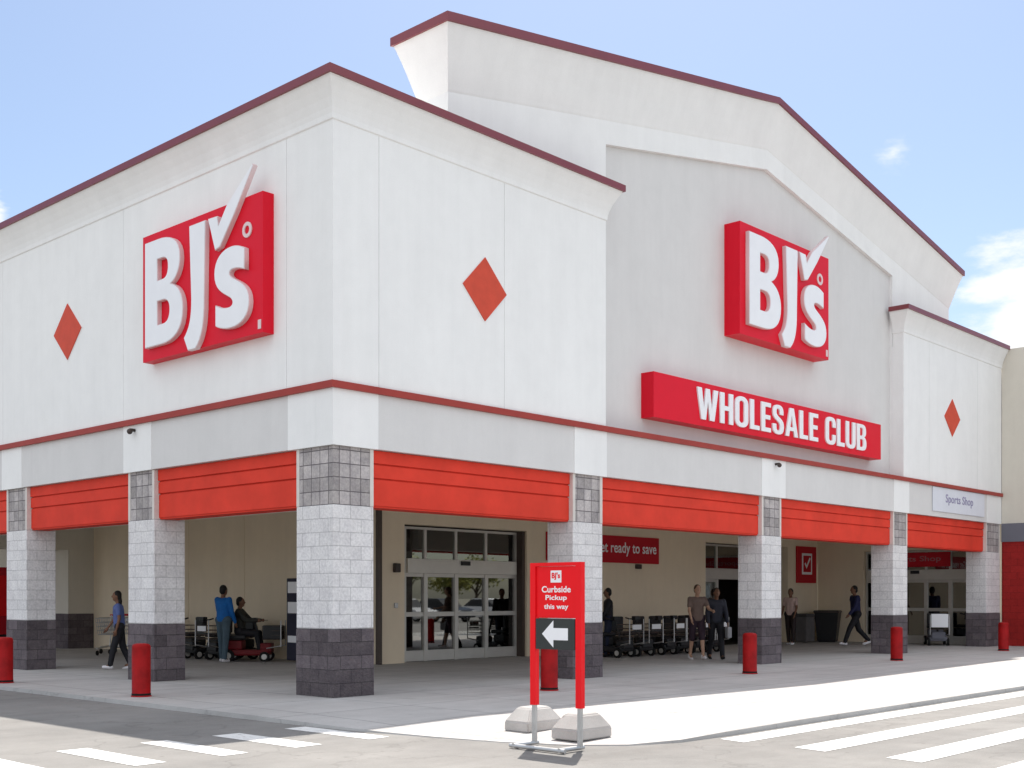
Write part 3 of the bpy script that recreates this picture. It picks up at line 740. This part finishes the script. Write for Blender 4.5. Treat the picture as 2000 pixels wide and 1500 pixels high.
def seat_cart(x, y, rz, lb, first=False, grp='parked mobility carts in rows in the porch'):
    o = mc if first else copy_tree(mc)
    o.location = (x, y, 0); o.rotation_euler = (0, 0, rz); tag(o, lb, 'mobility cart', grp); return o
midx = [12.15, 13.0, 13.92, 14.63, 15.25, 15.95]
names = ['black mobility cart half hidden by the second column, next to the person in black', 'leftmost fully visible black mobility cart under the red board',
         'black mobility cart second in the visible row under the red board', 'black mobility cart third in the visible row under the red board',
         'black mobility cart just left of the shopper in shorts', 'black mobility cart standing behind the shopper in shorts']
for i, x in enumerate(midx): seat_cart(x, 4.45 + .03 * (i % 2), math.radians(random.uniform(-4, 4)), names[i], i == 0)
for i, (x, y) in enumerate(((5.1, 11.1), (5.1, 10.15), (5.1, 12.2))):
    seat_cart(x, y, -math.pi / 2 + random.uniform(-.05, .05), ['black mobility cart nearest the left column edge, left of the person in blue', 'black mobility cart directly left of the person in blue',
        'black mobility cart hidden mostly by the second left column'][i])
# cart at the end of the porch with large white panel
c = mobility_cart(M['slate'], False); c.location = (24.55, 1.62, 0); c.rotation_euler = (0, 0, math.radians(-60)); tag(c, 'grey mobility cart with a large white front board before the far glass door', 'mobility cart')
m = MB(); m.box(-.24, .24, -.81, -.795, .56, .96, .004); m.build('white_board', M['white_pl'], c)
# red scooter with black basket, carries the seated person
c = mobility_cart(plain('dull_red_body', (.16, .01, .013), .5), False); RS = c
SCT = (4.95, 9.25); SRZ = math.radians(132.85 - 90 + 0)  # front (-Y local) towards image right
ang = math.atan2(RV.y, RV.x) + math.pi / 2
c.location = (SCT[0], SCT[1], 0); c.rotation_euler = (0, 0, ang)
tag(c, 'red mobility cart with black basket ridden by the person in dark clothes', 'mobility cart')
m = MB(); m.box(-.24, .24, -.77, -.37, .51, .82, .02); m.build('basket_tub', M['black'], c)

# ---- wire shopping carts
def shopping_cart():
    r = empty('shopping_cart'); m = MB()
    def ringz(z, k): return [(-.24 * k, -.42 * k, z), (.24 * k, -.42 * k, z), (.28 * k, .42, z), (-.28 * k, .42, z)]
    for i, z in enumerate((.52, .62, .72, .82, .93)):
        P = ringz(z, .82 + .045 * i)
        for a, b in zip(P, P[1:] + P[:1]): m.tube(a, b, .008, seg=6)
    lo, hi = ringz(.52, .82), ringz(.93, 1.0)
    for s_ in range(4):
        A, Bq, Cq, Dq = Vector(lo[s_]), Vector(lo[(s_ + 1) % 4]), Vector(hi[s_]), Vector(hi[(s_ + 1) % 4])
        for k in range(9):
            t_ = k / 8; m.tube(A.lerp(Bq, t_), Cq.lerp(Dq, t_), .005, seg=5)
    for k in range(7):
        x = -.18 + .06 * k; m.tube((x, -.33, .52), (x, .42, .52), .005, seg=5)
    m.build('basket', M['steel'], r)
    m = MB()
    for x in (-.24, .24):
        m.path([(x, .45, 1.0), (x, .42, .5), (x, .36, .2), (x * .8, -.42, .18)], .014)
    m.tube((-.24, .36, .2), (.24, .36, .2), .014); m.build('frame', M['steel'], r)
    m = MB(); m.tube((-.28, .47, 1.0), (.28, .47, 1.0), .02); m.build('handle', M['signred2'], r)
    for x, y in ((-.23, .34), (.23, .34), (-.19, -.4), (.19, -.4)):
        m = MB(); m.tube((x - .015, y, .065), (x + .015, y, .065), .063, seg=14); m.build('wheel', M['rubber'], r)
    m = MB(); m.box(-.15, .15, .455, .462, .76, .9); m.build('notice_plate', M['white_pl'], r)
    return r
shc = shopping_cart()
for i, (x, y) in enumerate(((4.35, 14.3), (4.9, 15.1), (5.2, 13.4))):
    o = shc if i == 0 else copy_tree(shc); o.location = (x, y, 0); o.rotation_euler = (0, 0, math.radians((-55, -60, -50)[i]))
    tag(o, ['wire shopping cart between the far end wall and the walking shopper', 'farthest wire shopping cart in the left porch', 'wire shopping cart mostly hidden behind the walking shopper and column'][i], 'shopping cart', 'wire shopping carts in the left porch')

# ---- bins
m = MB(); pts = []
for z, a in ((0, .27), (.05, .29), (.95, .385), (1.0, .40), (1.03, .40), (1.03, .35), (.6, .33)):
    pts.append([m.b.verts.new((sx1 * a, sy1 * a, z)) for sx1, sy1 in ((-1, -1), (1, -1), (1, 1), (-1, 1))])
m.b.faces.new(pts[0]); m.b.faces.new(pts[-1])
for A, Bq in zip(pts, pts[1:]):
    for i in range(4): m.b.faces.new([A[i], A[(i + 1) % 4], Bq[(i + 1) % 4], Bq[i]])
bmesh.ops.bevel(m.b, geom=list(m.b.edges), offset=.012, segments=2, affect='EDGES')
r = tag(empty('trash_bin', (24.75, 5.35, 0), math.radians(20)), 'black tapered bin against the porch wall below the ticked-box sign', 'bin')
m.build('bin_body', M['black'], r)
m = MB(); m.box(-.41, .41, -.41, .41, .96, 1.0, .01); m.build('rim_band', M['bronze'], r)
r = tag(empty('slim_bin', (23.75, 5.62, 0)), 'narrow grey waste container left of the black bin', 'bin')
m = MB(); m.box(-.28, .28, -.2, .2, .03, .82, .03); m.build('bin_body', plain('dull_grey_plastic', (.14, .13, .13)), r)
m = MB(); m.box(-.29, .29, -.21, .21, .82, .93, .04); m.build('lid', plain('dark_grey_lid', (.08, .075, .075)), r)

# ---- vending / water machine behind the corner column
r = tag(empty('vending_machine', (5.62, 7.85, 0)), 'tall dark vending machine with white panels peeping out behind the corner column', 'vending machine')
m = MB(); m.box(-.35, .35, -.4, .4, .05, 1.88, .02); m.build('cabinet', plain('navy_cabinet', (.03, .03, .05)), r)
for z0_, z1_ in ((1.55, 1.8), (1.1, 1.35), (.45, .6)):
    m = MB(); m.box(-.362, -.352, -.34, .34, z0_, z1_); m.build('white_panel', M['white_pl'], r)
r = tag(empty('vending_machine', (4.9, 21.9, 0)), 'tall red machine far off at the left picture edge', 'vending machine')
# ---- people ------------------------------------------------------------
def person(loc, rz, h, shirt, trousers, skin, hair, shoe, label, pose='stand', sleeves='short', shorts=False, stride=0.0, arm=(.1, .1), longhair=False, bag=None):
    k = h / 1.75
    r = tag(empty('person', loc, rz), label, 'person')
    Vt = Vector
    lean = .03 if pose == 'walk' else 0
    hipz = .93
    hip = {s: Vt((s * .095, 0, hipz)) for s in (-1, 1)}
    if pose == 'sit':
        hipz = .68
        hip = {s: Vt((s * .1, .2, hipz)) for s in (-1, 1)}
        knee = {s: Vt((s * .13, -.22, .66)) for s in (-1, 1)}; ank = {s: Vt((s * .12, -.28, .33)) for s in (-1, 1)}
        base = Vt((0, .2, 0)); drop = -.25
    else:
        base = Vt((0, 0, 0)); drop = 0
        knee = {}; ank = {}
        for s in (-1, 1):
            a = s * stride
            if a >= 0:
                knee[s] = hip[s] + Vt((0, -math.sin(a * 1.1) * .43, -math.cos(a * 1.1) * .43)); ank[s] = knee[s] + Vt((0, -math.sin(a * .7) * .42, -math.cos(a * .7) * .42))
            else:
                knee[s] = hip[s] + Vt((0, -math.sin(a * .6) * .43, -math.cos(a * .6) * .43)); ank[s] = knee[s] + Vt((0, -math.sin(a * 1.5) * .42, -math.cos(a * 1.5) * .42))
        lowest = min(ank[s].z for s in (-1, 1)); sh = .085 - lowest
        for s in (-1, 1): knee[s].z += sh; ank[s].z += sh; hip[s].z += sh
        drop = sh
    up = lambda x, y, z: Vt((x, y - lean * (z - .9) * 2, z)) + Vt((base.x, base.y, drop))
    shl = {s: up(s * .175, 0, 1.42) for s in (-1, 1)}; elb = {}; wri = {}
    for s in (-1, 1):
        a = arm[0] if s < 0 else arm[1]
        elb[s] = shl[s] + Vt((s * .05, -math.sin(a) * .28, -math.cos(a) * .28))
        b_ = a + (.35 if abs(a) < .6 else .8)
        wri[s] = elb[s] + Vt((0, -math.sin(b_) * .25, -math.cos(b_) * .25))
    head = up(0, -.02, 1.635)
    def cap(mb, p, q, a, b_):
        mb.tube(p, q, a, b_, seg=14); mb.ball(p, a, a, a, 14); mb.ball(q, b_, b_, b_, 14)
    def make(mb, name, m_, vox, parent, extra=None):
        bmesh.ops.scale(mb.b, vec=(k, k, k), verts=mb.b.verts)
        o = mb.build(name, m_, None)
        md = o.modifiers.new('r', 'REMESH'); md.mode = 'VOXEL'; md.voxel_size = vox
        ms = o.modifiers.new('s', 'SMOOTH'); ms.iterations = 3; ms.factor = .5
        me = eval_mesh(o); bpy.data.objects.remove(o)
        if extra:
            bm2 = bmesh.new(); bm2.from_mesh(me); e = extra.b; bmesh.ops.scale(e, vec=(k, k, k), verts=e.verts)
            tmp = bpy.data.meshes.new('x'); e.to_mesh(tmp); e.free(); bm2.from_mesh(tmp); bm2.to_mesh(me); bm2.free(); bpy.data.meshes.remove(tmp)
        for p in me.polygons: p.use_smooth = True
        me.name = name; me.materials.clear(); me.materials.append(m_)
        o = bpy.data.objects.new(name, me); COL.objects.link(o); o.parent = parent; return o
    # body
    b = MB()
    b.ball(head, .074, .092, .115); b.ball(head + Vt((0, -.02, -.06)), .056, .066, .06); b.ball(head + Vt((0, -.098, -.012)), .012, .018, .022)
    for s in (-1, 1): b.ball(head + Vt((s * .076, .005, -.01)), .01, .018, .03)
    cap(b, up(0, .01, 1.45), head + Vt((0, .01, -.06)), .055, .05)
    cap(b, up(-.08, 0, 1.36), up(.08, 0, 1.36), .1, .1); cap(b, up(0, 0, 1.3), up(0, 0, 1.05), .115, .105)
    cap(b, hip[-1] + Vt((0, 0, .03)), hip[1] + Vt((0, 0, .03)), .1, .1)
    ex = MB()
    for s in (-1, 1):
        cap(b, up(s * .1, 0, 1.40), shl[s], .06, .055); cap(b, shl[s], elb[s], .05, .038); cap(b, elb[s], wri[s], .038, .025)
        d = (wri[s] - elb[s]).normalized(); pc = wri[s] + d * .055
        b.ball(pc, .026, .036, .045)
        for i in range(4):
            o0 = pc + d * .03 + Vt((0, (i - 1.5) * .017, 0)); L = (.062, .072, .067, .052)[i]
            o1 = o0 + d * L * .55; o2 = o1 + (d + Vt((-s * .5, 0, 0))).normalized() * L * .5
            ex.tube(o0 - d * .012, o1, .009, .008, 8); ex.tube(o1, o2, .008, .006, 8)
        t0 = wri[s] + d * .03 + Vt((0, -.022, 0)); t1 = t0 + (d + Vt((0, -.8, 0))).normalized() * .04; ex.tube(t0, t1, .011, .009, 8); ex.tube(t1, t1 + (d + Vt((0, -.2, 0))).normalized() * .03, .009, .007, 8)
        cap(b, hip[s], knee[s], .083, .056); cap(b, knee[s], ank[s], .054, .036)
        cap(b, ank[s], ank[s] + Vt((0, -.1, -.03)), .036, .03)
    make(b, 'body', skin, .013, r, ex)
    # shirt
    b = MB()
    cap(b, up(-.085, 0, 1.36), up(.085, 0, 1.36), .118, .118); cap(b, up(-.03, 0, 1.3), up(-.04, 0, 1.0), .125, .125); cap(b, up(.03, 0, 1.3), up(.04, 0, 1.0), .125, .125)
    cap(b, up(-.05, .0, .98), up(.05, .0, .98), .125, .125)
    for s in (-1, 1):
        cap(b, up(s * .1, 0, 1.40), shl[s] + Vt((-s * .012, 0, -.01)), .078, .064)
        if sleeves == 'short': cap(b, shl[s], shl[s].lerp(elb[s], .62), .062, .056)
        else: cap(b, shl[s], elb[s], .07, .056); cap(b, elb[s], wri[s], .056, .042)
    make(b, 'shirt', shirt, .014, r)
    b = MB(); cap(b, hip[-1] + Vt((0, 0, .03)), hip[1] + Vt((0, 0, .03)), .118, .118)
    for s in (-1, 1):
        cap(b, hip[s], knee[s], .1, .076)
        if not shorts: cap(b, knee[s], ank[s] + Vt((0, 0, .01)), .074, .058)
    make(b, 'trousers', trousers, .014, r)
    for s in (-1, 1):
        b = MB(); a_ = ank[s]
        tilt = 0 if pose != 'walk' else (-.05 if s * stride < 0 else .02)
        cap(b, a_ + Vt((0, .03, -.04)), a_ + Vt((0, -.14, -.05 + tilt)), .042, .036); cap(b, a_, a_ + Vt((0, 0, -.04)), .045, .045)
        make(b, 'shoe', shoe, .012, r)
    b = MB(); b.ball(head + Vt((0, .022, .03)), .084, .09, .1); b.ball(head + Vt((0, .045, -.01)), .08, .065, .09)
    if longhair: b.ball(head + Vt((0, .07, -.12)), .07, .05, .12)
    make(b, 'hair', hair, .012, r)
    if bag:
        m = MB(); c_ = wri[1] + Vt((.02, 0, -.22)); m.box(c_.x - .05, c_.x + .05, c_.y - .13, c_.y + .13, c_.z - .16, c_.z + .1, .02)
        m.tube(c_ + Vt((0, -.08, .09)), wri[1], .008); m.tube(c_ + Vt((0, .08, .09)), wri[1], .008)
        bmesh.ops.scale(m.b, vec=(k, k, k), verts=m.b.verts); m.build('shopping_bag', bag, r)
    return r
SK1 = plain('brown_skin', (.20, .10, .06), .5); SK2 = plain('light_skin', (.48, .29, .20), .5)
HB = plain('black_hair', (.012, .010, .009), .6); HBr = plain('brown_hair', (.06, .03, .015), .6)
faceL = math.atan2(-RV.y, -RV.x) + math.pi / 2     # facing image left
faceR = math.atan2(RV.y, RV.x) + math.pi / 2
toward = math.atan2(-V.y, -V.x) + math.pi / 2
away = toward + math.pi
navy = plain('navy_cloth', (.02, .022, .07)); dark = plain('black_cloth', (.016, .016, .02)); denim = plain('blue_grey_denim', (.07, .11, .14))
white_sh = plain('white_shoe', (.75, .73, .75)); black_sh = plain('black_shoe', (.02, .02, .02))
person((1.5, 8.75, 0), faceL + .3, 1.60, plain('slate_blue_cloth', (.10, .14, .33)), dark, SK1, HB, white_sh, 'walking person in slate blue top and black trousers beside the first left column', 'walk', 'short', stride=.26, arm=(.25, -.1), longhair=True)
person((4.35, 9.35, 0), away - .5, 1.72, plain('bright_blue_cloth', (.01, .13, .42)), denim, SK1, HB, white_sh, 'standing person in bright blue sweater and grey-blue jeans seen from behind', 'stand', 'long', stride=.08, arm=(.1, .35))
p = person((SCT[0], SCT[1], 0), ang, 1.70, plain('dark_olive_cloth', (.035, .035, .03)), dark, SK1, HB, black_sh, 'person in dark clothes seated on the red mobility cart', 'sit', 'long', arm=(.75, .75))
person((12.58, 2.25, 0), toward + .2, 1.76, plain('taupe_print_cloth', (.17, .12, .10)), plain('dark_plum_cloth', (.035, .02, .03)), SK2, HBr, white_sh, 'shopper in taupe shirt and dark shorts walking out past the parked carts', 'walk', 'short', True, .22, (.3, .6))
person((12.93, 1.95, 0), toward + .1, 1.70, plain('charcoal_navy_cloth', (.03, .032, .045)), dark, SK1, HB, black_sh, 'shopper in charcoal clothes with a grey bag beside the one in shorts', 'walk', 'long', stride=.3, arm=(.1, .2), bag=plain('pale_grey_bag', (.4, .4, .42)))
person((21.75, 5.0, 0), toward - .6, 1.72, plain('pale_pink_cloth', (.58, .42, .38)), plain('dark_brown_cloth', (.03, .02, .02)), SK1, HB, white_sh, 'person in pale pink shirt next to the third column from the corner', 'stand', 'short', stride=.1, arm=(.15, .3))
person((22.85, 3.4, 0), faceL + .15, 1.90, navy, dark, SK1, HB, white_sh, 'man in navy hooded top and white shoes striding left past the black bin', 'walk', 'long', stride=.5, arm=(-.35, .35))
person((12.22, 4.9 - .3, 0), faceL, 1.68, dark, plain('dark_denim', (.02, .025, .05)), SK1, HB, black_sh, 'person in black mostly hidden by the second front column', 'stand', 'long', stride=.1, arm=(.1, .3))
# red machine parts (left picture edge)
m = MB(); m.box(-.5, .5, -.4, .4, .35, 2.35, .02); m.build('cabinet', M['signred2'], r0 := [o for o in bpy.data.objects if o.name.startswith('vending_machine') and abs(o.location.y - 21.9) < .1][0])
m = MB(); m.box(-.49, .49, -.39, .39, 0, .35); m.build('plinth', M['black'], r0)
m = MB(); m.box(-.4, .4, -.408, -.401, .9, 2.1); m.build('front_panel', M['redframe'], r0)

# ---- trees across the car park (seen mirrored in the door glass)
leafm, nt, b_ = mat('yellow_green_leaves')
c_ = ramp(nt, noise(nt, pos(nt), 1.2, 4), [(.3, (.10, .13, .02)), (.7, (.30, .27, .05))]); nt.links.new(c_, b_.inputs['Base Color']); b_.inputs['Roughness'].default_value = .7
bark = paint('bark', (.09, .065, .045), .9, .3, 8, .1, bmp=.6)
def tree(x, y, h, seed, label):
    rn = random.Random(seed); r = tag(empty('shade_tree', (x, y, ROAD)), label, 'tree', 'trees across the car park')
    m = MB(); m.tube((0, 0, 0), (.1, 0, h * .45), .16, .1, 10); tips = []
    for i in range(7):
        a = i * 2.4 + rn.random(); L = h * rn.uniform(.2, .32); p = Vector((math.cos(a) * L, math.sin(a) * L, h * rn.uniform(.6, .85)))
        m.tube((.1, 0, h * (.3 + .02 * i)), p, .07, .02, 7); tips.append(p)
    m.build('trunk', bark, r)
    m = MB()
    for tp in tips + [Vector((0, 0, h * .8)), Vector((0, 0, h * .65))]:
        for j in range(230):
            d = Vector((rn.gauss(0, 1), rn.gauss(0, 1), rn.gauss(0, .8))).normalized() * (rn.random() ** .4) * h * .2
            c = tp + d; q = Vector((rn.gauss(0, 1), rn.gauss(0, 1), rn.gauss(0, 1))).normalized(); u = q.orthogonal().normalized(); v = q.cross(u); s = rn.uniform(.08, .17)
            m.quad([c - u * s, c - v * s * .6, c + u * s, c + v * s * .6])
    m.build('crown', leafm, r)
for i, (x, y, h) in enumerate(((45, -40, 4.4), (49.5, -41, 4.9), (54, -40, 4.2), (58.5, -42, 5.2), (63, -40, 4.6), (68, -41, 4.8))):
    tree(x, y, h, i + 5, 'yellow-green tree across the car park, mirrored in the door glass')
def car(paint_m):
    r = empty('parked_car')
    F_ = lambda u, v, d: (d, u, v)
    m = MB(); pr = [(-2.2, .3), (-2.25, .62), (-2.1, .78), (-1.2, .92), (1.7, .95), (2.15, .9), (2.25, .6), (2.2, .3), (1.75, .25), (1.6, .42), (1.1, .42), (.95, .25), (-.95, .25), (-1.1, .42), (-1.6, .42), (-1.75, .25)]
    m.prism(pr, F_, -.88, .88); bmesh.ops.bevel(m.b, geom=[e for e in m.b.edges], offset=.04, segments=2, affect='EDGES'); m.build('body', paint_m, r)
    m = MB(); m.prism([(-1.2, .90), (-.55, 1.38), (.9, 1.40), (1.65, .93)], F_, -.72, .72); m.build('cabin_glass', M['black'], r)
    m = MB(); m.prism([(-.5, 1.385), (-.4, 1.44), (.8, 1.45), (.92, 1.405)], F_, -.68, .68); m.build('roof', paint_m, r)
    for x in (-.8, .8):
        for y in (-1.35, 1.35):
            m = MB(); m.tube((x - .1, y, .32), (x + .1, y, .32), .32, seg=20); w_ = m.build('wheel', M['rubber'], r)
            m = MB(); m.tube((x - .105, y, .32), (x + .105, y, .32), .19, seg=16); m.build('wheel_rim', M['alu'], w_)
        m = MB(); m.box(x * .8 - .15, x * .8 + .15, -2.27, -2.2, .6, .72, .01); m.build('headlight', M['white_pl'], r)
    return r
c1 = car(plain('silver_car_paint', (.55, .55, .56), .3, .03)); c2 = car(plain('dark_car_paint', (.04, .045, .06), .25, .05)); c3 = car(M['white_pl'])
for o, x, lb in ((c1, 37, 'silver car parked across the lane'), (c2, 40.2, 'dark car parked beside the silver one'), (c3, 44.5, 'white car parked under the yellow-green trees')):
    o.location = (x, -27, ROAD); o.rotation_euler = (0, 0, math.pi); tag(o, lb, 'car', 'cars parked across the lane')
# ================================================================== LIGHT, SKY, CAMERA
sd = Vector((SX, SY, 1)).normalized()
sun = bpy.data.lights.new('sun', 'SUN'); sun.energy = 2.75; sun.angle = math.radians(.5); sun.color = (1, .955, .88)
so = bpy.data.objects.new('sun', sun); COL.objects.link(so); so.rotation_euler = sd.to_track_quat('Z', 'Y').to_euler(); so.location = (0, 0, 40)
W = bpy.data.worlds.new('World'); S.world = W; W.use_nodes = True; nt = W.node_tree
bg = nt.nodes['Background']
sky = nt.nodes.new('ShaderNodeTexSky'); sky.sky_type = 'NISHITA'; sky.sun_disc = False
sky.sun_elevation = math.asin(sd.z); sky.sun_rotation = math.atan2(SX, SY)
sky.air_density = 1.0; sky.dust_density = 1.25; sky.ozone_density = 1.0; sky.altitude = 50
tc = nt.nodes.new('ShaderNodeTexCoord')
def wmask(center, R, thr, nscale, soft):
    vd = nt.nodes.new('ShaderNodeVectorMath'); vd.operation = 'DISTANCE'; nt.links.new(tc.outputs['Generated'], vd.inputs[0]); vd.inputs[1].default_value = center
    mr = nt.nodes.new('ShaderNodeMapRange'); mr.inputs[1].default_value = 0; mr.inputs[2].default_value = R; mr.inputs[3].default_value = 1; mr.inputs[4].default_value = 0
    nt.links.new(vd.outputs['Value'], mr.inputs[0])
    mp = nt.nodes.new('ShaderNodeMapping'); mp.inputs['Scale'].default_value = (1, 1, 2.6); nt.links.new(tc.outputs['Generated'], mp.inputs['Vector'])
    nz = noise(nt, mp.outputs[0], nscale, 9, .58)
    ad = nt.nodes.new('ShaderNodeMath'); ad.operation = 'ADD'; nt.links.new(mr.outputs[0], ad.inputs[0]); nt.links.new(nz, ad.inputs[1])
    m2 = nt.nodes.new('ShaderNodeMapRange'); m2.interpolation_type = 'SMOOTHSTEP'; m2.inputs[1].default_value = thr; m2.inputs[2].default_value = thr + soft
    nt.links.new(ad.outputs[0], m2.inputs[0]); return m2.outputs[0]
masks = [wmask((.925, .305, .214), .105, .80, 22, .40), wmask((.375, .88, .282), .035, .92, 40, .4), wmask((.854, .399, .335), .03, 1.02, 60, 1.0)]
cur = masks[0]
for k_ in masks[1:]:
    mx = nt.nodes.new('ShaderNodeMath'); mx.operation = 'MAXIMUM'; nt.links.new(cur, mx.inputs[0]); nt.links.new(k_, mx.inputs[1]); cur = mx.outputs[0]
CLOUD = 6.9; BACK_FILL = 7.5
cc = mixc(nt, cur, sky.outputs[0], (CLOUD, CLOUD, CLOUD * 1.01))
# unseen bright cloud added behind the camera to light shaded walls and sidewalk
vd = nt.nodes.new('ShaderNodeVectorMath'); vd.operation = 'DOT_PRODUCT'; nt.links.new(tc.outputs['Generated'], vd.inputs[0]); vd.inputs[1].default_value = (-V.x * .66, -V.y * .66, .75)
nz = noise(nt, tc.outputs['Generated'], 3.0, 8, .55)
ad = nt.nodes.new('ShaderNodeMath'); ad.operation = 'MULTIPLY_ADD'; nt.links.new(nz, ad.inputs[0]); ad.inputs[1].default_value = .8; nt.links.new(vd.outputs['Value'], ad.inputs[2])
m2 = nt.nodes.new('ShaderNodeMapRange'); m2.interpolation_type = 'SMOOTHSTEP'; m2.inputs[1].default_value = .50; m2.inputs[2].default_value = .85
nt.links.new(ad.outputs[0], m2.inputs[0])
cc = mixc(nt, m2.outputs[0], cc, (BACK_FILL * .94, BACK_FILL, BACK_FILL * 1.09))
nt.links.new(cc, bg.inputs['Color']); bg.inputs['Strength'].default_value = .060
cd = bpy.data.cameras.new('camera'); co = bpy.data.objects.new('camera', cd); COL.objects.link(co)
cd.sensor_width = 36; cd.lens = 2318 / 2000 * 36; cd.shift_y = (1167 - 750) / 2000; cd.clip_end = 3000; cd.clip_start = .1
co.location = CAM; co.rotation_euler = (math.pi / 2, 0, YAW - math.pi / 2)
S.camera = co
S.view_settings.view_transform = 'Standard'; S.view_settings.look = 'None'; S.view_settings.gamma = 1; S.view_settings.exposure = 1.43
S.view_settings.use_curve_mapping = False
S.render.engine = 'CYCLES'
S.cycles.max_bounces = 8; S.cycles.diffuse_bounces = 5; S.cycles.glossy_bounces = 3; S.cycles.transparent_max_bounces = 8
S.cycles.use_denoising = True
